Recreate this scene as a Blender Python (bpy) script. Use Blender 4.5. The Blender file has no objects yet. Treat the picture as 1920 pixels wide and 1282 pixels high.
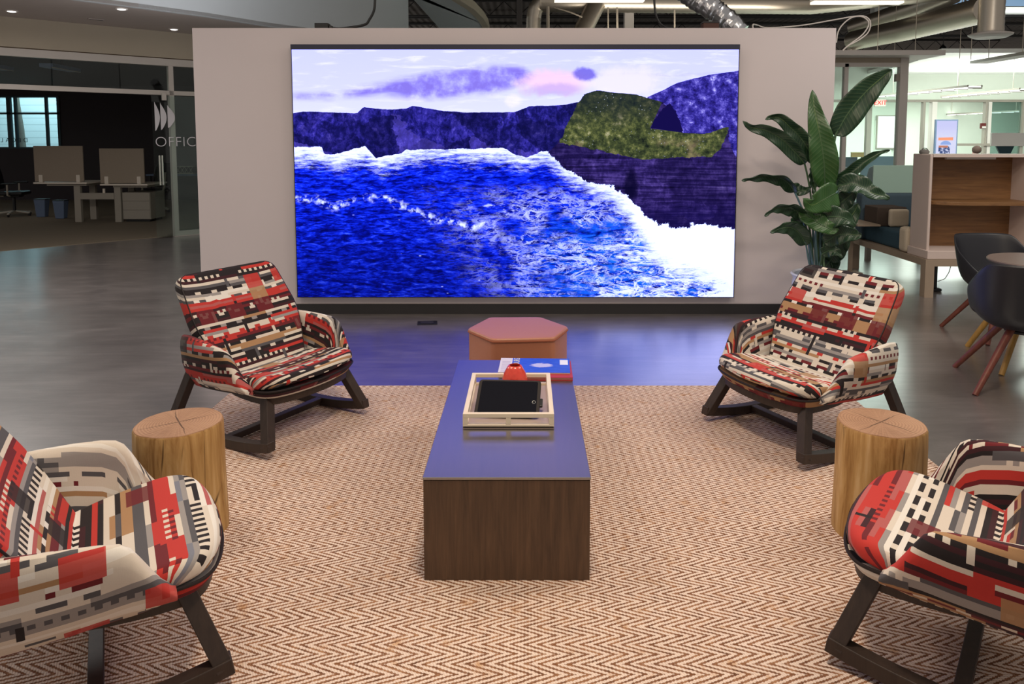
import bpy, bmesh, math, random
from mathutils import Vector, Matrix

random.seed(7)
PI = math.pi
SC = bpy.context.scene
COL = SC.collection

# ------------------------------------------------------------------ camera, world, light, exposure
F_PX, CX, CY, PITCH, EYE = 1360.0, 988.0, 367.56, math.radians(4.6056), 1.6
cam_data = bpy.data.cameras.new('camera')
cam = bpy.data.objects.new('camera', cam_data)
COL.objects.link(cam)
cam.location = (0, 0, EYE)
cam.rotation_euler = (PI / 2 - PITCH, 0, 0)
cam_data.sensor_fit = 'HORIZONTAL'
cam_data.sensor_width = 36.0
cam_data.lens = 36.0 * F_PX / 1920.0
cam_data.shift_x = (960.0 - CX) / 1920.0
cam_data.shift_y = -(641.0 - CY) / 1920.0
cam_data.clip_end = 200
SC.camera = cam

SC.view_settings.view_transform = 'Standard'
SC.view_settings.look = 'None'
SC.view_settings.gamma = 1.0
SC.view_settings.use_curve_mapping = False
SC.view_settings.exposure = 0.0

world = bpy.data.worlds.new('world')
SC.world = world
world.use_nodes = True
bg = world.node_tree.nodes['Background']
bg.inputs[0].default_value = (1.0, 0.93, 0.86, 1)
bg.inputs[1].default_value = 0.34


def area(name, loc, size, power, color, rot=(0, 0, 0), size_y=None, spread=None):
    d = bpy.data.lights.new(name, 'AREA')
    d.energy = power
    d.color = color
    d.size = size
    if size_y:
        d.shape = 'RECTANGLE'
        d.size_y = size_y
    if spread:
        d.spread = spread
    o = bpy.data.objects.new(name, d)
    COL.objects.link(o)
    o.location = loc
    o.rotation_euler = rot
    return o


WARM = (1.0, 0.86, 0.70)
area('ceiling_lamp_light', (0.1, 1.9, 3.9), 0.5, 88, (1.0, 0.82, 0.62), size_y=0.5)
area('ceiling_lamp_light', (-2.6, 3.4, 4.0), 1.2, 42, WARM, size_y=0.3)
area('ceiling_lamp_light', (2.6, 3.4, 4.0), 1.2, 42, WARM, size_y=0.3)
area('ceiling_lamp_light', (0.0, 4.9, 4.2), 2.4, 12, WARM, size_y=0.3)
area('lobby_lamp_light', (-5.6, 6.5, 3.1), 1.5, 140, (1.0, 0.95, 0.90), size_y=1.5)
area('lobby_up_fill', (-3.4, 8.2, 2.4), 1.2, 60, (0.95, 0.97, 1.0), rot=(PI, 0, 0), size_y=1.2)  # unseen light without a fixture, added to brighten the pale ceiling from below
area('lobby_lamp_light', (4.6, 4.6, 4.2), 1.4, 90, (1.0, 0.93, 0.84), size_y=1.4)
area('office_lamp_light', (8.5, 15.0, 3.05), 5.0, 430, (0.86, 1.0, 0.90), size_y=3.0)
area('office_lamp_light', (10.5, 20.5, 2.9), 8.0, 430, (0.86, 1.0, 0.90), size_y=2.5)
area('duct_uplight', (3.0, 13.0, 3.3), 4.0, 60, (1.0, 0.92, 0.8), rot=(PI, 0, 0), size_y=1.0)
area('office_lamp_light', (-10.5, 14.5, 2.75), 2.5, 6, (1.0, 0.95, 0.85), size_y=1.5)

# ------------------------------------------------------------------ helpers
CAMO = Vector((0, 0, EYE))
FW = Vector((0, math.cos(PITCH), -math.sin(PITCH)))
UP = Vector((0, math.sin(PITCH), math.cos(PITCH)))
RT = Vector((1, 0, 0))


def ray(x, y):
    return FW + RT * ((x - CX) / F_PX) - UP * ((y - CY) / F_PX)


def at(x, y, depth):
    r = ray(x, y)
    return CAMO + r * (depth / r.y)


def on(x, y, z=0.0):
    r = ray(x, y)
    return CAMO + r * ((z - EYE) / r.z)


def s2l(c):
    return tuple(((v / 255) / 12.92 if v / 255 <= 0.04045 else ((v / 255 + 0.055) / 1.055) ** 2.4) for v in c)


class NT:
    """small wrapper for writing node graphs as expressions"""
    def __init__(s, name):
        s.m = bpy.data.materials.new(name)
        s.m.use_nodes = True
        s.t = s.m.node_tree
        s.t.nodes.clear()
        s.out = s.t.nodes.new('ShaderNodeOutputMaterial')

    def new(s, typ, **kw):
        n = s.t.nodes.new(typ)
        for k, v in kw.items():
            setattr(n, k, v)
        return n

    def put(s, sock, v):
        if hasattr(v, 'is_linked') or isinstance(v, bpy.types.NodeSocket):
            s.t.links.new(v, sock)
        elif isinstance(v, (tuple, list)) and len(v) == 3 and sock.type == 'RGBA':
            sock.default_value = (*v, 1)
        else:
            sock.default_value = v

    def m_(s, op, a, b=0.0, c=None):
        n = s.new('ShaderNodeMath', operation=op)
        s.put(n.inputs[0], a)
        s.put(n.inputs[1], b)
        if c is not None:
            s.put(n.inputs[2], c)
        return n.outputs[0]

    def add(s, a, b): return s.m_('ADD', a, b)
    def sub(s, a, b): return s.m_('SUBTRACT', a, b)
    def mul(s, a, b): return s.m_('MULTIPLY', a, b)
    def div(s, a, b): return s.m_('DIVIDE', a, b)
    def gt(s, a, b): return s.m_('GREATER_THAN', a, b)
    def lt(s, a, b): return s.m_('LESS_THAN', a, b)
    def floor(s, a): return s.m_('FLOOR', a)
    def frac(s, a): return s.m_('FRACT', a)
    def mx(s, a, b): return s.m_('MAXIMUM', a, b)
    def mn(s, a, b): return s.m_('MINIMUM', a, b)

    def step(s, v, lo, hi, a=0.0, b=1.0):
        n = s.new('ShaderNodeMapRange', interpolation_type='SMOOTHSTEP')
        s.put(n.inputs['Value'], v)
        s.put(n.inputs['From Min'], lo)
        s.put(n.inputs['From Max'], hi)
        s.put(n.inputs['To Min'], a)
        s.put(n.inputs['To Max'], b)
        return n.outputs[0]

    def mix(s, f, a, b, mode='MIX'):
        n = s.new('ShaderNodeMix', data_type='RGBA', blend_type=mode)
        s.put(n.inputs[0], f)
        s.put(n.inputs[6], a)
        s.put(n.inputs[7], b)
        return n.outputs[2]

    def coord(s, which='Object'):
        return s.new('ShaderNodeTexCoord').outputs[which]

    def uv(s):
        return s.new('ShaderNodeUVMap').outputs[0]

    def sep(s, v):
        n = s.new('ShaderNodeSeparateXYZ')
        s.put(n.inputs[0], v)
        return n.outputs

    def comb(s, x=0.0, y=0.0, z=0.0):
        n = s.new('ShaderNodeCombineXYZ')
        s.put(n.inputs[0], x); s.put(n.inputs[1], y); s.put(n.inputs[2], z)
        return n.outputs[0]

    def scale(s, v, xyz):
        n = s.new('ShaderNodeVectorMath', operation='MULTIPLY')
        s.put(n.inputs[0], v)
        n.inputs[1].default_value = xyz
        return n.outputs[0]

    def noise(s, v, sc, detail=3.0, rough=0.55, dist=0.0, col=False):
        n = s.new('ShaderNodeTexNoise')
        if v is not None:
            s.put(n.inputs['Vector'], v)
        s.put(n.inputs['Scale'], sc)
        n.inputs['Detail'].default_value = detail
        n.inputs['Roughness'].default_value = rough
        n.inputs['Distortion'].default_value = dist
        return n.outputs['Color' if col else 'Fac']

    def white(s, v, col=False):
        n = s.new('ShaderNodeTexWhiteNoise', noise_dimensions='3D')
        s.put(n.inputs['Vector'], v)
        return n.outputs['Color' if col else 'Value']

    def voro(s, v, sc, feature='F1', out='Distance', rnd=1.0):
        n = s.new('ShaderNodeTexVoronoi', feature=feature)
        s.put(n.inputs['Vector'], v)
        s.put(n.inputs['Scale'], sc)
        n.inputs['Randomness'].default_value = rnd
        return n.outputs[out]

    def ramp(s, f, stops, interp='LINEAR'):
        n = s.new('ShaderNodeValToRGB')
        cr = n.color_ramp
        cr.interpolation = interp
        while len(cr.elements) > 1:
            cr.elements.remove(cr.elements[0])
        for i, (p, c) in enumerate(stops):
            e = cr.elements[0] if i == 0 else cr.elements.new(p)
            e.position = p
            e.color = (*c, 1) if len(c) == 3 else c
        s.put(n.inputs[0], f)
        return n.outputs[0]

    def curve(s, x, pts):
        n = s.new('ShaderNodeFloatCurve')
        c = n.mapping.curves[0]
        while len(c.points) > 2:
            c.points.remove(c.points[1])
        c.points[0].location = pts[0]
        c.points[1].location = pts[-1]
        for p in pts[1:-1]:
            c.points.new(*p)
        for p in c.points:
            p.handle_type = 'VECTOR'
        n.mapping.update()
        s.put(n.inputs['Value'], x)
        return n.outputs[0]

    def bump(s, h, strength=0.3, dist=0.002):
        n = s.new('ShaderNodeBump')
        n.inputs['Strength'].default_value = strength
        n.inputs['Distance'].default_value = dist
        s.put(n.inputs['Height'], h)
        return n.outputs[0]

    def surf(s, color, rough=0.5, metal=0.0, normal=None, spec=0.5, coat=0.0, coat_rough=0.1, sheen=0.0, trans=0.0, emis=None, emis_s=0.0, ior=1.5, coat_ior=1.5):
        n = s.new('ShaderNodeBsdfPrincipled')
        s.put(n.inputs['Base Color'], color)
        s.put(n.inputs['Roughness'], rough)
        s.put(n.inputs['Metallic'], metal)
        n.inputs['Specular IOR Level'].default_value = spec
        n.inputs['IOR'].default_value = ior
        n.inputs['Coat Weight'].default_value = coat
        n.inputs['Coat Roughness'].default_value = coat_rough
        n.inputs['Coat IOR'].default_value = coat_ior
        n.inputs['Sheen Weight'].default_value = sheen
        n.inputs['Transmission Weight'].default_value = trans
        if emis is not None:
            s.put(n.inputs['Emission Color'], emis)
            n.inputs['Emission Strength'].default_value = emis_s
        if normal is not None:
            s.put(n.inputs['Normal'], normal)
        s.t.links.new(n.outputs[0], s.out.inputs[0])
        return s.m


def paint(name, rgb, rough=0.6, var=0.06, sc=6.0, metal=0.0, bump=0.05, spec=0.4):
    """plain surface with slight procedural tone variation and fine relief"""
    t = NT(name)
    c = s2l(rgb)
    co = t.coord()
    n = t.noise(co, sc, 4)
    lo = tuple(v * (1 - var) for v in c)
    hi = tuple(min(1, v * (1 + var)) for v in c)
    col = t.mix(n, lo, hi)
    nb = t.noise(co, 180, 2)
    return t.surf(col, rough, metal, t.bump(nb, bump, 0.001), spec)


def wood(name, dark, light, axis=2, rough=0.45, sc=1.0, coat=0.0, spec=0.5):
    t = NT(name)
    co = t.coord()
    st = [14.0, 14.0, 14.0]
    st[axis] = 1.2
    v = t.scale(co, tuple(x * sc for x in st))
    g = t.noise(v, 3.0, 6, 0.6, 0.6)
    st2 = [160.0, 160.0, 160.0]
    st2[axis] = 4
    g2 = t.noise(t.scale(co, tuple(x * sc for x in st2)), 1.0, 2)
    f = t.add(t.mul(g, 0.75), t.mul(g2, 0.25))
    col = t.ramp(f, [(0.3, s2l(dark)), (0.7, s2l(light))])
    return t.surf(col, rough, 0, t.bump(g2, 0.12, 0.001), spec, coat)


def metalm(name, rgb, rough=0.35, sc=30):
    t = NT(name)
    n = t.noise(t.coord(), sc, 3)
    c = s2l(rgb)
    return t.surf(t.mix(n, tuple(v * 0.9 for v in c), c), rough, 1.0)


def emit(name, rgb, strength):
    t = NT(name)
    e = t.new('ShaderNodeEmission')
    n = t.noise(t.coord(), 2.0, 1)
    c = s2l(rgb)
    t.put(e.inputs[0], t.mix(n, tuple(v * 0.96 for v in c), c))
    e.inputs[1].default_value = strength
    t.t.links.new(e.outputs[0], t.out.inputs[0])
    return t.m


def glassm(name, tint=(0.9, 0.97, 0.95), rough=0.0, refl=0.08):
    t = NT(name)
    tr = t.new('ShaderNodeBsdfTransparent')
    tr.inputs[0].default_value = (*tint, 1)
    gl = t.new('ShaderNodeBsdfGlossy')
    gl.inputs['Roughness'].default_value = 0.02 + rough
    fr = t.new('ShaderNodeFresnel')
    fr.inputs[0].default_value = 1.45
    n = t.noise(t.coord(), 3, 1)
    f = t.mul(fr.outputs[0], t.add(0.8, t.mul(n, 0.2)))
    mx = t.new('ShaderNodeMixShader')
    t.put(mx.inputs[0], f)
    t.t.links.new(tr.outputs[0], mx.inputs[1])
    t.t.links.new(gl.outputs[0], mx.inputs[2])
    t.t.links.new(mx.outputs[0], t.out.inputs[0])
    return t.m


class MB:
    """collects shapes; build() links them as ONE mesh object"""
    def __init__(s):
        s.v, s.f, s.u = [], [], []

    def add(s, verts, faces, uvs=None):
        b = len(s.v)
        s.v += [tuple(p) for p in verts]
        for i, f in enumerate(faces):
            s.f.append([b + k for k in f])
            s.u.append([uvs[k] for k in f] if uvs else None)
        return s

    def box(s, x0, x1, y0, y1, z0, z1):
        v = [(x, y, z) for z in (z0, z1) for y in (y0, y1) for x in (x0, x1)]
        return s.add(v, [(0, 2, 3, 1), (4, 5, 7, 6), (0, 1, 5, 4), (2, 6, 7, 3), (0, 4, 6, 2), (1, 3, 7, 5)])

    def bar(s, p, q, w, h, up=(0, 0, 1)):
        p, q = Vector(p), Vector(q)
        d = (q - p).normalized()
        a = d.cross(Vector(up))
        if a.length < 1e-4:
            a = d.cross(Vector((0, 1, 0)))
        a.normalize()
        b = a.cross(d).normalized()
        v = []
        for c in (p, q):
            for (i, j) in ((-1, -1), (1, -1), (1, 1), (-1, 1)):
                v.append(c + a * (i * w / 2) + b * (j * h / 2))
        return s.add(v, [(3, 2, 1, 0), (4, 5, 6, 7), (0, 1, 5, 4), (1, 2, 6, 5), (2, 3, 7, 6), (3, 0, 4, 7)])

    def prism(s, poly, z0, z1):
        n = len(poly)
        v = [(x, y, z0) for x, y in poly] + [(x, y, z1) for x, y in poly]
        f = [tuple(range(n))[::-1], tuple(range(n, 2 * n))]
        f += [(i, (i + 1) % n, n + (i + 1) % n, n + i) for i in range(n)]
        return s.add(v, f)

    def tube(s, path, r, n=8, cap=True, closed=False):
        P = [Vector(p) for p in path]
        m = len(P)
        R = r if isinstance(r, (list, tuple)) else [r] * m
        v, f = [], []
        prev = None
        for i in range(m):
            if closed:
                d = P[(i + 1) % m] - P[i - 1]
            else:
                d = P[min(i + 1, m - 1)] - P[max(i - 1, 0)]
            d.normalize()
            if prev is None:
                a = d.orthogonal().normalized()
            else:
                a = (prev - d * prev.dot(d)).normalized()
            prev = a
            b = d.cross(a)
            for k in range(n):
                t = 2 * PI * k / n
                v.append(P[i] + (a * math.cos(t) + b * math.sin(t)) * R[i])
        for i in range(m if closed else m - 1):
            for k in range(n):
                i2 = (i + 1) % m
                f.append((i * n + k, i * n + (k + 1) % n, i2 * n + (k + 1) % n, i2 * n + k))
        if cap and not closed:
            f.append(tuple(range(n))[::-1])
            f.append(tuple((m - 1) * n + k for k in range(n)))
        return s.add(v, f)

    def lathe(s, prof, n=32, c=(0, 0, 0), squash=None):
        v, f = [], []
        m = len(prof)
        for (r, z) in prof:
            for k in range(n):
                t = 2 * PI * k / n
                q = squash(t) if squash else 1.0
                v.append((c[0] + r * q * math.cos(t), c[1] + r * q * math.sin(t), c[2] + z))
        for i in range(m - 1):
            for k in range(n):
                f.append((i * n + k, i * n + (k + 1) % n, (i + 1) * n + (k + 1) % n, (i + 1) * n + k))
        f.append(tuple(range(n))[::-1])
        f.append(tuple((m - 1) * n + k for k in range(n)))
        return s.add(v, f)

    def sweep(s, path, sect, ups=None, closed=False):
        """sect: list of (a, b) offsets; a sideways, b along up"""
        P = [Vector(p) for p in path]
        m, n = len(P), len(sect)
        v, f = [], []
        for i in range(m):
            d = (P[(i + 1) % m] - P[i - 1]) if closed else P[min(i + 1, m - 1)] - P[max(i - 1, 0)]
            d.normalize()
            u = Vector(ups[i] if ups else (0, 0, 1))
            a = d.cross(u).normalized()
            b = a.cross(d).normalized()
            for (x, y) in sect:
                v.append(P[i] + a * x + b * y)
        for i in range(m if closed else m - 1):
            i2 = (i + 1) % m
            for k in range(n):
                f.append((i * n + k, i * n + (k + 1) % n, i2 * n + (k + 1) % n, i2 * n + k))
        if not closed:
            f.append(tuple(range(n))[::-1])
            f.append(tuple((m - 1) * n + k for k in range(n)))
        return s.add(v, f)

    def grid(s, fn, nu, nv, uvfn=None, closed_u=False):
        v = [fn(i / nu, j / nv) for j in range(nv + 1) for i in range(nu + 1)]
        uv = [(uvfn or (lambda a, b: (a, b)))(i / nu, j / nv) for j in range(nv + 1) for i in range(nu + 1)]
        w = nu + 1
        f = [(j * w + i, j * w + i + 1, (j + 1) * w + i + 1, (j + 1) * w + i) for j in range(nv) for i in range(nu)]
        return s.add(v, f, uv)

    def build(s, name, mat, parent=None, smooth=None, bevel=0.0, seg=2, weld=False):
        me = bpy.data.meshes.new(name)
        me.from_pydata(s.v, [], s.f)
        if any(s.u):
            ul = me.uv_layers.new(name='UVMap')
            k = 0
            for fi, f in enumerate(s.f):
                for j in range(len(f)):
                    if s.u[fi]:
                        ul.data[k].uv = s.u[fi][j]
                    k += 1
        bm = bmesh.new()
        bm.from_mesh(me)
        if weld:
            bmesh.ops.remove_doubles(bm, verts=bm.verts, dist=1e-5)
        bmesh.ops.recalc_face_normals(bm, faces=bm.faces)
        bm.to_mesh(me)
        bm.free()
        if smooth is not None:
            for p in me.polygons:
                p.use_smooth = True
            me.set_sharp_from_angle(angle=math.radians(smooth))
        me.materials.append(mat)
        o = bpy.data.objects.new(name, me)
        COL.objects.link(o)
        if parent:
            o.parent = parent
        if bevel:
            b = o.modifiers.new('bevel', 'BEVEL')
            b.width = bevel
            b.segments = seg
            b.limit_method = 'ANGLE'
            b.angle_limit = math.radians(40)
        return o


def tag(o, label=None, cat=None, group=None, kind=None):
    if label: o['label'] = label
    if cat: o['category'] = cat
    if group: o['group'] = group
    if kind: o['kind'] = kind
    return o


def thing(name, label, cat, loc=(0, 0, 0), rz=0.0, group=None, rot=None):
    o = bpy.data.objects.new(name, None)
    COL.objects.link(o)
    o.empty_display_size = 0.1
    o.location = loc
    o.rotation_euler = rot if rot else (0, 0, rz)
    return tag(o, label, cat, group)


def struct(o, label=None):
    o['kind'] = 'structure'
    if label: o['label'] = label
    return o


def part_label(o, label):
    o['label'] = label
    return o


def text_obj(name, body, size, mat, M, parent=None, thick=0.001, spacing=1.0, align='CENTER', thin=0.0):
    """flat lettering as a mesh; M places it (text in local XY, reading along +X)"""
    c = bpy.data.curves.new(name, 'FONT')
    c.body = body
    c.size = size
    c.extrude = thick
    c.align_x = align
    c.align_y = 'CENTER'
    c.space_character = spacing
    c.offset = thin
    tmp = bpy.data.objects.new(name, c)
    COL.objects.link(tmp)
    dg = bpy.context.evaluated_depsgraph_get()
    me = bpy.data.meshes.new_from_object(tmp.evaluated_get(dg))
    bpy.data.objects.remove(tmp)
    me.transform(M)
    me.name = name
    me.materials.clear()
    me.materials.append(mat)
    o = bpy.data.objects.new(name, me)
    COL.objects.link(o)
    if parent: o.parent = parent
    return o


def frame_matrix(origin, xdir, ydir):
    x = Vector(xdir).normalized()
    z = x.cross(Vector(ydir)).normalized()
    y = z.cross(x)
    m = Matrix((x, y, z)).transposed().to_4x4()
    m.translation = Vector(origin)
    return m


def rounded(poly, r, n=5):
    """round every corner of a polygon"""
    out = []
    m = len(poly)
    for i in range(m):
        p0, p1, p2 = (Vector(poly[i - 1]), Vector(poly[i]), Vector(poly[(i + 1) % m]))
        rr = r[i] if isinstance(r, (list, tuple)) else r
        a, b = (p0 - p1), (p2 - p1)
        rr = min(rr, a.length * 0.48, b.length * 0.48)
        a, b = p1 + a.normalized() * rr, p1 + b.normalized() * rr
        for k in range(n + 1):
            t = k / n
            q = a * (1 - t) ** 2 + p1 * 2 * t * (1 - t) + b * t * t
            out.append((q.x, q.y))
    return out


def cushion(mb, outline, fn, thick, edge, crown=0.0, uvfn=None, rings=7, back=True, c=None):
    """closed upholstered pad: outline (2D), fn(a, b, d) -> 3D with d = height above mid plane"""
    n = len(outline)
    cx = sum(p[0] for p in outline) / n if c is None else c[0]
    cy = sum(p[1] for p in outline) / n if c is None else c[1]
    rad = sum(math.hypot(p[0] - cx, p[1] - cy) for p in outline) / n
    prof = []
    inner = 1 - edge / rad
    for i in range(rings):
        t = i / (rings - 1) * inner
        prof.append((t, thick / 2 + crown * (1 - (t / inner) ** 2)))
    for k in range(1, 7):
        a = k / 6 * PI / 2
        prof.append((inner + (1 - inner) * math.sin(a), thick / 2 - edge + edge * math.cos(a) if edge < thick / 2 else thick / 2 * math.cos(a)))
    low = [(s_, -d) for s_, d in prof[::-1]] if edge >= thick / 2 else [(s_, -d) for s_, d in prof[::-1]]
    low = [(s_, -min(-d, thick / 2)) for s_, d in low]
    if edge >= thick / 2:
        low = low[1:]
    prof = prof + low
    v, uv = [], []
    for (sc_, d) in prof:
        for p in outline:
            a, b = cx + (p[0] - cx) * sc_, cy + (p[1] - cy) * sc_
            v.append(fn(a, b, d))
            k = 1.0
            ee = (thick / 2 - d)
            uv.append((a + (p[0] - cx) / rad * ee * (0.6 if sc_ > inner else 0), b + (p[1] - cy) / rad * ee * (0.6 if sc_ > inner else 0)) if uvfn is None else uvfn(a, b, d))
    f = []
    m = len(prof)
    for i in range(m - 1):
        for k in range(n):
            f.append((i * n + k, (i + 1) * n + k, (i + 1) * n + (k + 1) % n, i * n + (k + 1) % n))
    return mb.add(v, f, uv)


def copy_thing(root, loc, rz=None, label=None, group=None):
    r = root.copy()
    COL.objects.link(r)
    r.location = loc
    if rz is not None: r.rotation_euler = (0, 0, rz)
    if label: r['label'] = label
    if group: r['group'] = group
    for ch in list(root.children):
        c2 = ch.copy()
        COL.objects.link(c2)
        c2.parent = r
        for g in list(ch.children):
            d = g.copy()
            COL.objects.link(d)
            d.parent = c2
    return r
# ------------------------------------------------------------------ materials
M_WALL = paint('wall_paint_pinkish_grey', (206, 196, 198), 0.55, 0.03, 2.0)
M_BASE = paint('black_rubber_base', (44, 42, 44), 0.5)
M_WHITE = paint('white_paint', (214, 206, 200), 0.5, 0.03)
M_TAN = paint('tan_bulkhead_paint', (184, 172, 154), 0.7, 0.04)
M_SOFFIT = paint('soffit_paint', (176, 164, 158), 0.75, 0.04)
M_FASCIA = paint('pale_grey_fascia_paint', (196, 200, 204), 0.7, 0.04, 0.6)
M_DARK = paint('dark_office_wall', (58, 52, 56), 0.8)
M_DARKCEIL = paint('dark_ceiling_deck', (74, 70, 66), 0.8, 0.15, 3.0)
M_STEEL_DK = paint('dark_joist_steel', (58, 54, 52), 0.6)
M_ALU = paint('white_aluminium_frame', (206, 198, 192), 0.4, 0.03)
M_BLACK = paint('black_plastic', (24, 24, 26), 0.4)
M_BLACKSCREEN = paint('black_glass', (12, 13, 18), 0.12, 0.02, spec=0.6)
M_CHROME = metalm('brushed_chrome', (214, 212, 205), 0.25)
M_GALV = metalm('galvanised_duct', (196, 186, 172), 0.36)
M_FOIL = metalm('crinkled_foil', (206, 206, 210), 0.22)
M_GLASS = glassm('clear_glass')
M_GLASS_G = glassm('greenish_glass', (0.93, 0.985, 0.97))
M_ESPRESSO = wood('espresso_chair_wood', (40, 30, 26), (58, 45, 38), 2, 0.5)
M_TABLE = wood('walnut_table_wood', (66, 48, 34), (104, 78, 56), 2, 0.5)
M_BOOTHWOOD = wood('walnut_booth_veneer', (104, 70, 42), (146, 106, 66), 0, 0.5, 0.7)
M_OAK = wood('oak_leg_wood', (150, 112, 48), (180, 138, 66), 2, 0.5)
M_REDWOOD = wood('reddish_leg_wood', (92, 44, 32), (124, 62, 46), 2, 0.45)
M_SHELL = paint('matt_black_shell', (34, 34, 40), 0.42, 0.05, spec=0.5)
M_TRAY = paint('cream_tray_lacquer', (226, 210, 188), 0.4, 0.02)
M_TRAYBASE = paint('grey_tray_base', (168, 150, 142), 0.35, 0.05, 12)
M_OFFWALL = paint('pale_green_white_wall', (214, 220, 208), 0.7, 0.03)
M_CLOUD = paint('white_cloud_ceiling', (242, 243, 238), 0.8, 0.02)
M_LAMP = emit('fluorescent_diffuser', (255, 236, 200), 3.2)
M_LAMPW = emit('white_lamp_diffuser', (250, 255, 246), 2.4)
M_SPOT = emit('recessed_lamp', (255, 246, 240), 3.0)
M_TEAL = paint('blue_grey_upholstery', (74, 92, 104), 0.9, 0.12, 60, bump=0.3)
M_TEAL2 = paint('teal_seat_upholstery', (52, 78, 92), 0.9, 0.12, 60, bump=0.3)
M_BROWNFAB = paint('dark_brown_upholstery', (78, 66, 58), 0.9, 0.1, 60)
M_CREAMFAB = paint('cream_upholstery', (206, 190, 168), 0.9, 0.06, 60)
M_FROST = paint('frosted_green_screen', (178, 208, 194), 0.5, 0.02)
M_SCREENFAB = paint('grey_desk_screen_fabric', (150, 136, 122), 0.9, 0.08, 80)
M_DESKTOP = paint('pale_desk_top', (216, 204, 192), 0.45, 0.03)
M_DESKLEG = paint('grey_desk_metal', (150, 142, 132), 0.5, 0.05)
M_GREYPLASTIC = paint('light_grey_plastic', (176, 168, 156), 0.45, 0.05)
M_BINBLUE = paint('blue_grey_bin_plastic', (96, 112, 140), 0.5)
M_LETTER = paint('frosted_white_vinyl', (218, 214, 220), 0.6, 0.02)
M_TEALFRAME = paint('dark_teal_window_frame', (22, 56, 66), 0.5)


def mat_floor():
    t = NT('grey_brown_floor')
    co = t.coord()
    s = t.sep(co)
    n1 = t.noise(t.scale(co, (0.9, 1.6, 1)), 1.6, 6, 0.62, 0.6)
    n2 = t.noise(t.scale(co, (2.0, 14.0, 1)), 1.1, 6, 0.66, 0.9)
    n3 = t.noise(co, 90, 3, 0.6)
    tile = t.white(t.comb(t.floor(t.div(s[0], 0.92)), t.floor(t.div(t.add(s[1], 0.3), 0.92)), 3.0))
    f = t.add(t.add(t.mul(n1, 0.45), t.mul(n2, 0.42)), t.add(t.mul(n3, 0.10), t.mul(tile, 0.05)))
    col = t.ramp(f, [(0.32, s2l((76, 70, 70))), (0.5, s2l((100, 93, 92))), (0.7, s2l((126, 118, 116)))])
    rough = t.add(0.30, t.mul(n1, 0.10))
    nb = t.noise(t.scale(co, (2.0, 6.0, 1)), 5, 3)
    return t.surf(col, rough, 0, t.bump(t.add(t.mul(n3, 0.2), nb), 0.05, 0.004), 0.9, coat=1.0, coat_rough=0.24, ior=1.7, coat_ior=2.15)


def mat_rug():
    t = NT('herringbone_rug_weave')
    co = t.coord()
    s = t.sep(co)
    wob = t.noise(co, 7.0, 3)
    x = t.add(s[0], t.mul(wob, 0.030))
    y = t.add(s[1], t.mul(t.noise(t.scale(co, (1, 1, 1)), 4.0, 2), 0.010))
    p = 0.0425
    zig = t.m_('PINGPONG', y, p)
    w = 0.044
    st = t.div(t.add(x, t.mul(zig, 2.4)), w)
    ph = t.frac(st)
    yarn = t.m_('SINE', t.mul(s[1], 2 * PI / 0.0085))
    yarn2 = t.m_('SINE', t.mul(t.add(s[0], t.mul(s[1], 0.5)), 2 * PI / 0.0085))
    d = t.m_('ABSOLUTE', t.sub(ph, 0.5))            # 0 at dark line centre, .5 at cream centre
    edge = t.add(0.205, t.add(t.mul(t.m_('SINE', t.mul(s[0], 2 * PI / 0.011)), 0.06), t.mul(t.sub(t.noise(co, 70, 2), 0.5), 0.34)))
    mask = t.step(t.sub(d, edge), -0.07, 0.07, 1.0, 0.0)
    big = t.noise(co, 5.0, 4, 0.7)
    brown = t.ramp(t.noise(co, 28, 3, 0.7), [(0.3, s2l((100, 66, 48))), (0.5, s2l((140, 98, 74))), (0.7, s2l((176, 130, 96)))])
    cream = t.mix(big, s2l((218, 194, 180)), s2l((242, 222, 208)))
    cream = t.mix(t.step(t.noise(co, 9, 3, 0.7), 0.58, 0.75), cream, s2l((206, 164, 128)))
    col = t.mix(mask, cream, brown)
    # darker spots where strokes turn
    spot = t.mul(t.step(t.m_('ABSOLUTE', t.sub(t.div(zig, p), 0.5)), 0.36, 0.5), t.step(t.noise(co, 22, 2), 0.42, 0.62))
    col = t.mix(t.mul(spot, t.mul(mask, 0.8)), col, s2l((120, 74, 44)))
    col = t.mix(t.mul(t.step(yarn2, -1.0, -0.2, 1.0, 0.0), 0.25), col, s2l((150, 118, 92)))
    h = t.add(t.mul(t.sub(1.0, mask), 0.7), t.mul(t.add(yarn, yarn2), 0.12))
    return t.surf(col, 0.95, 0, t.bump(h, 0.6, 0.006), 0.1)


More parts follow.
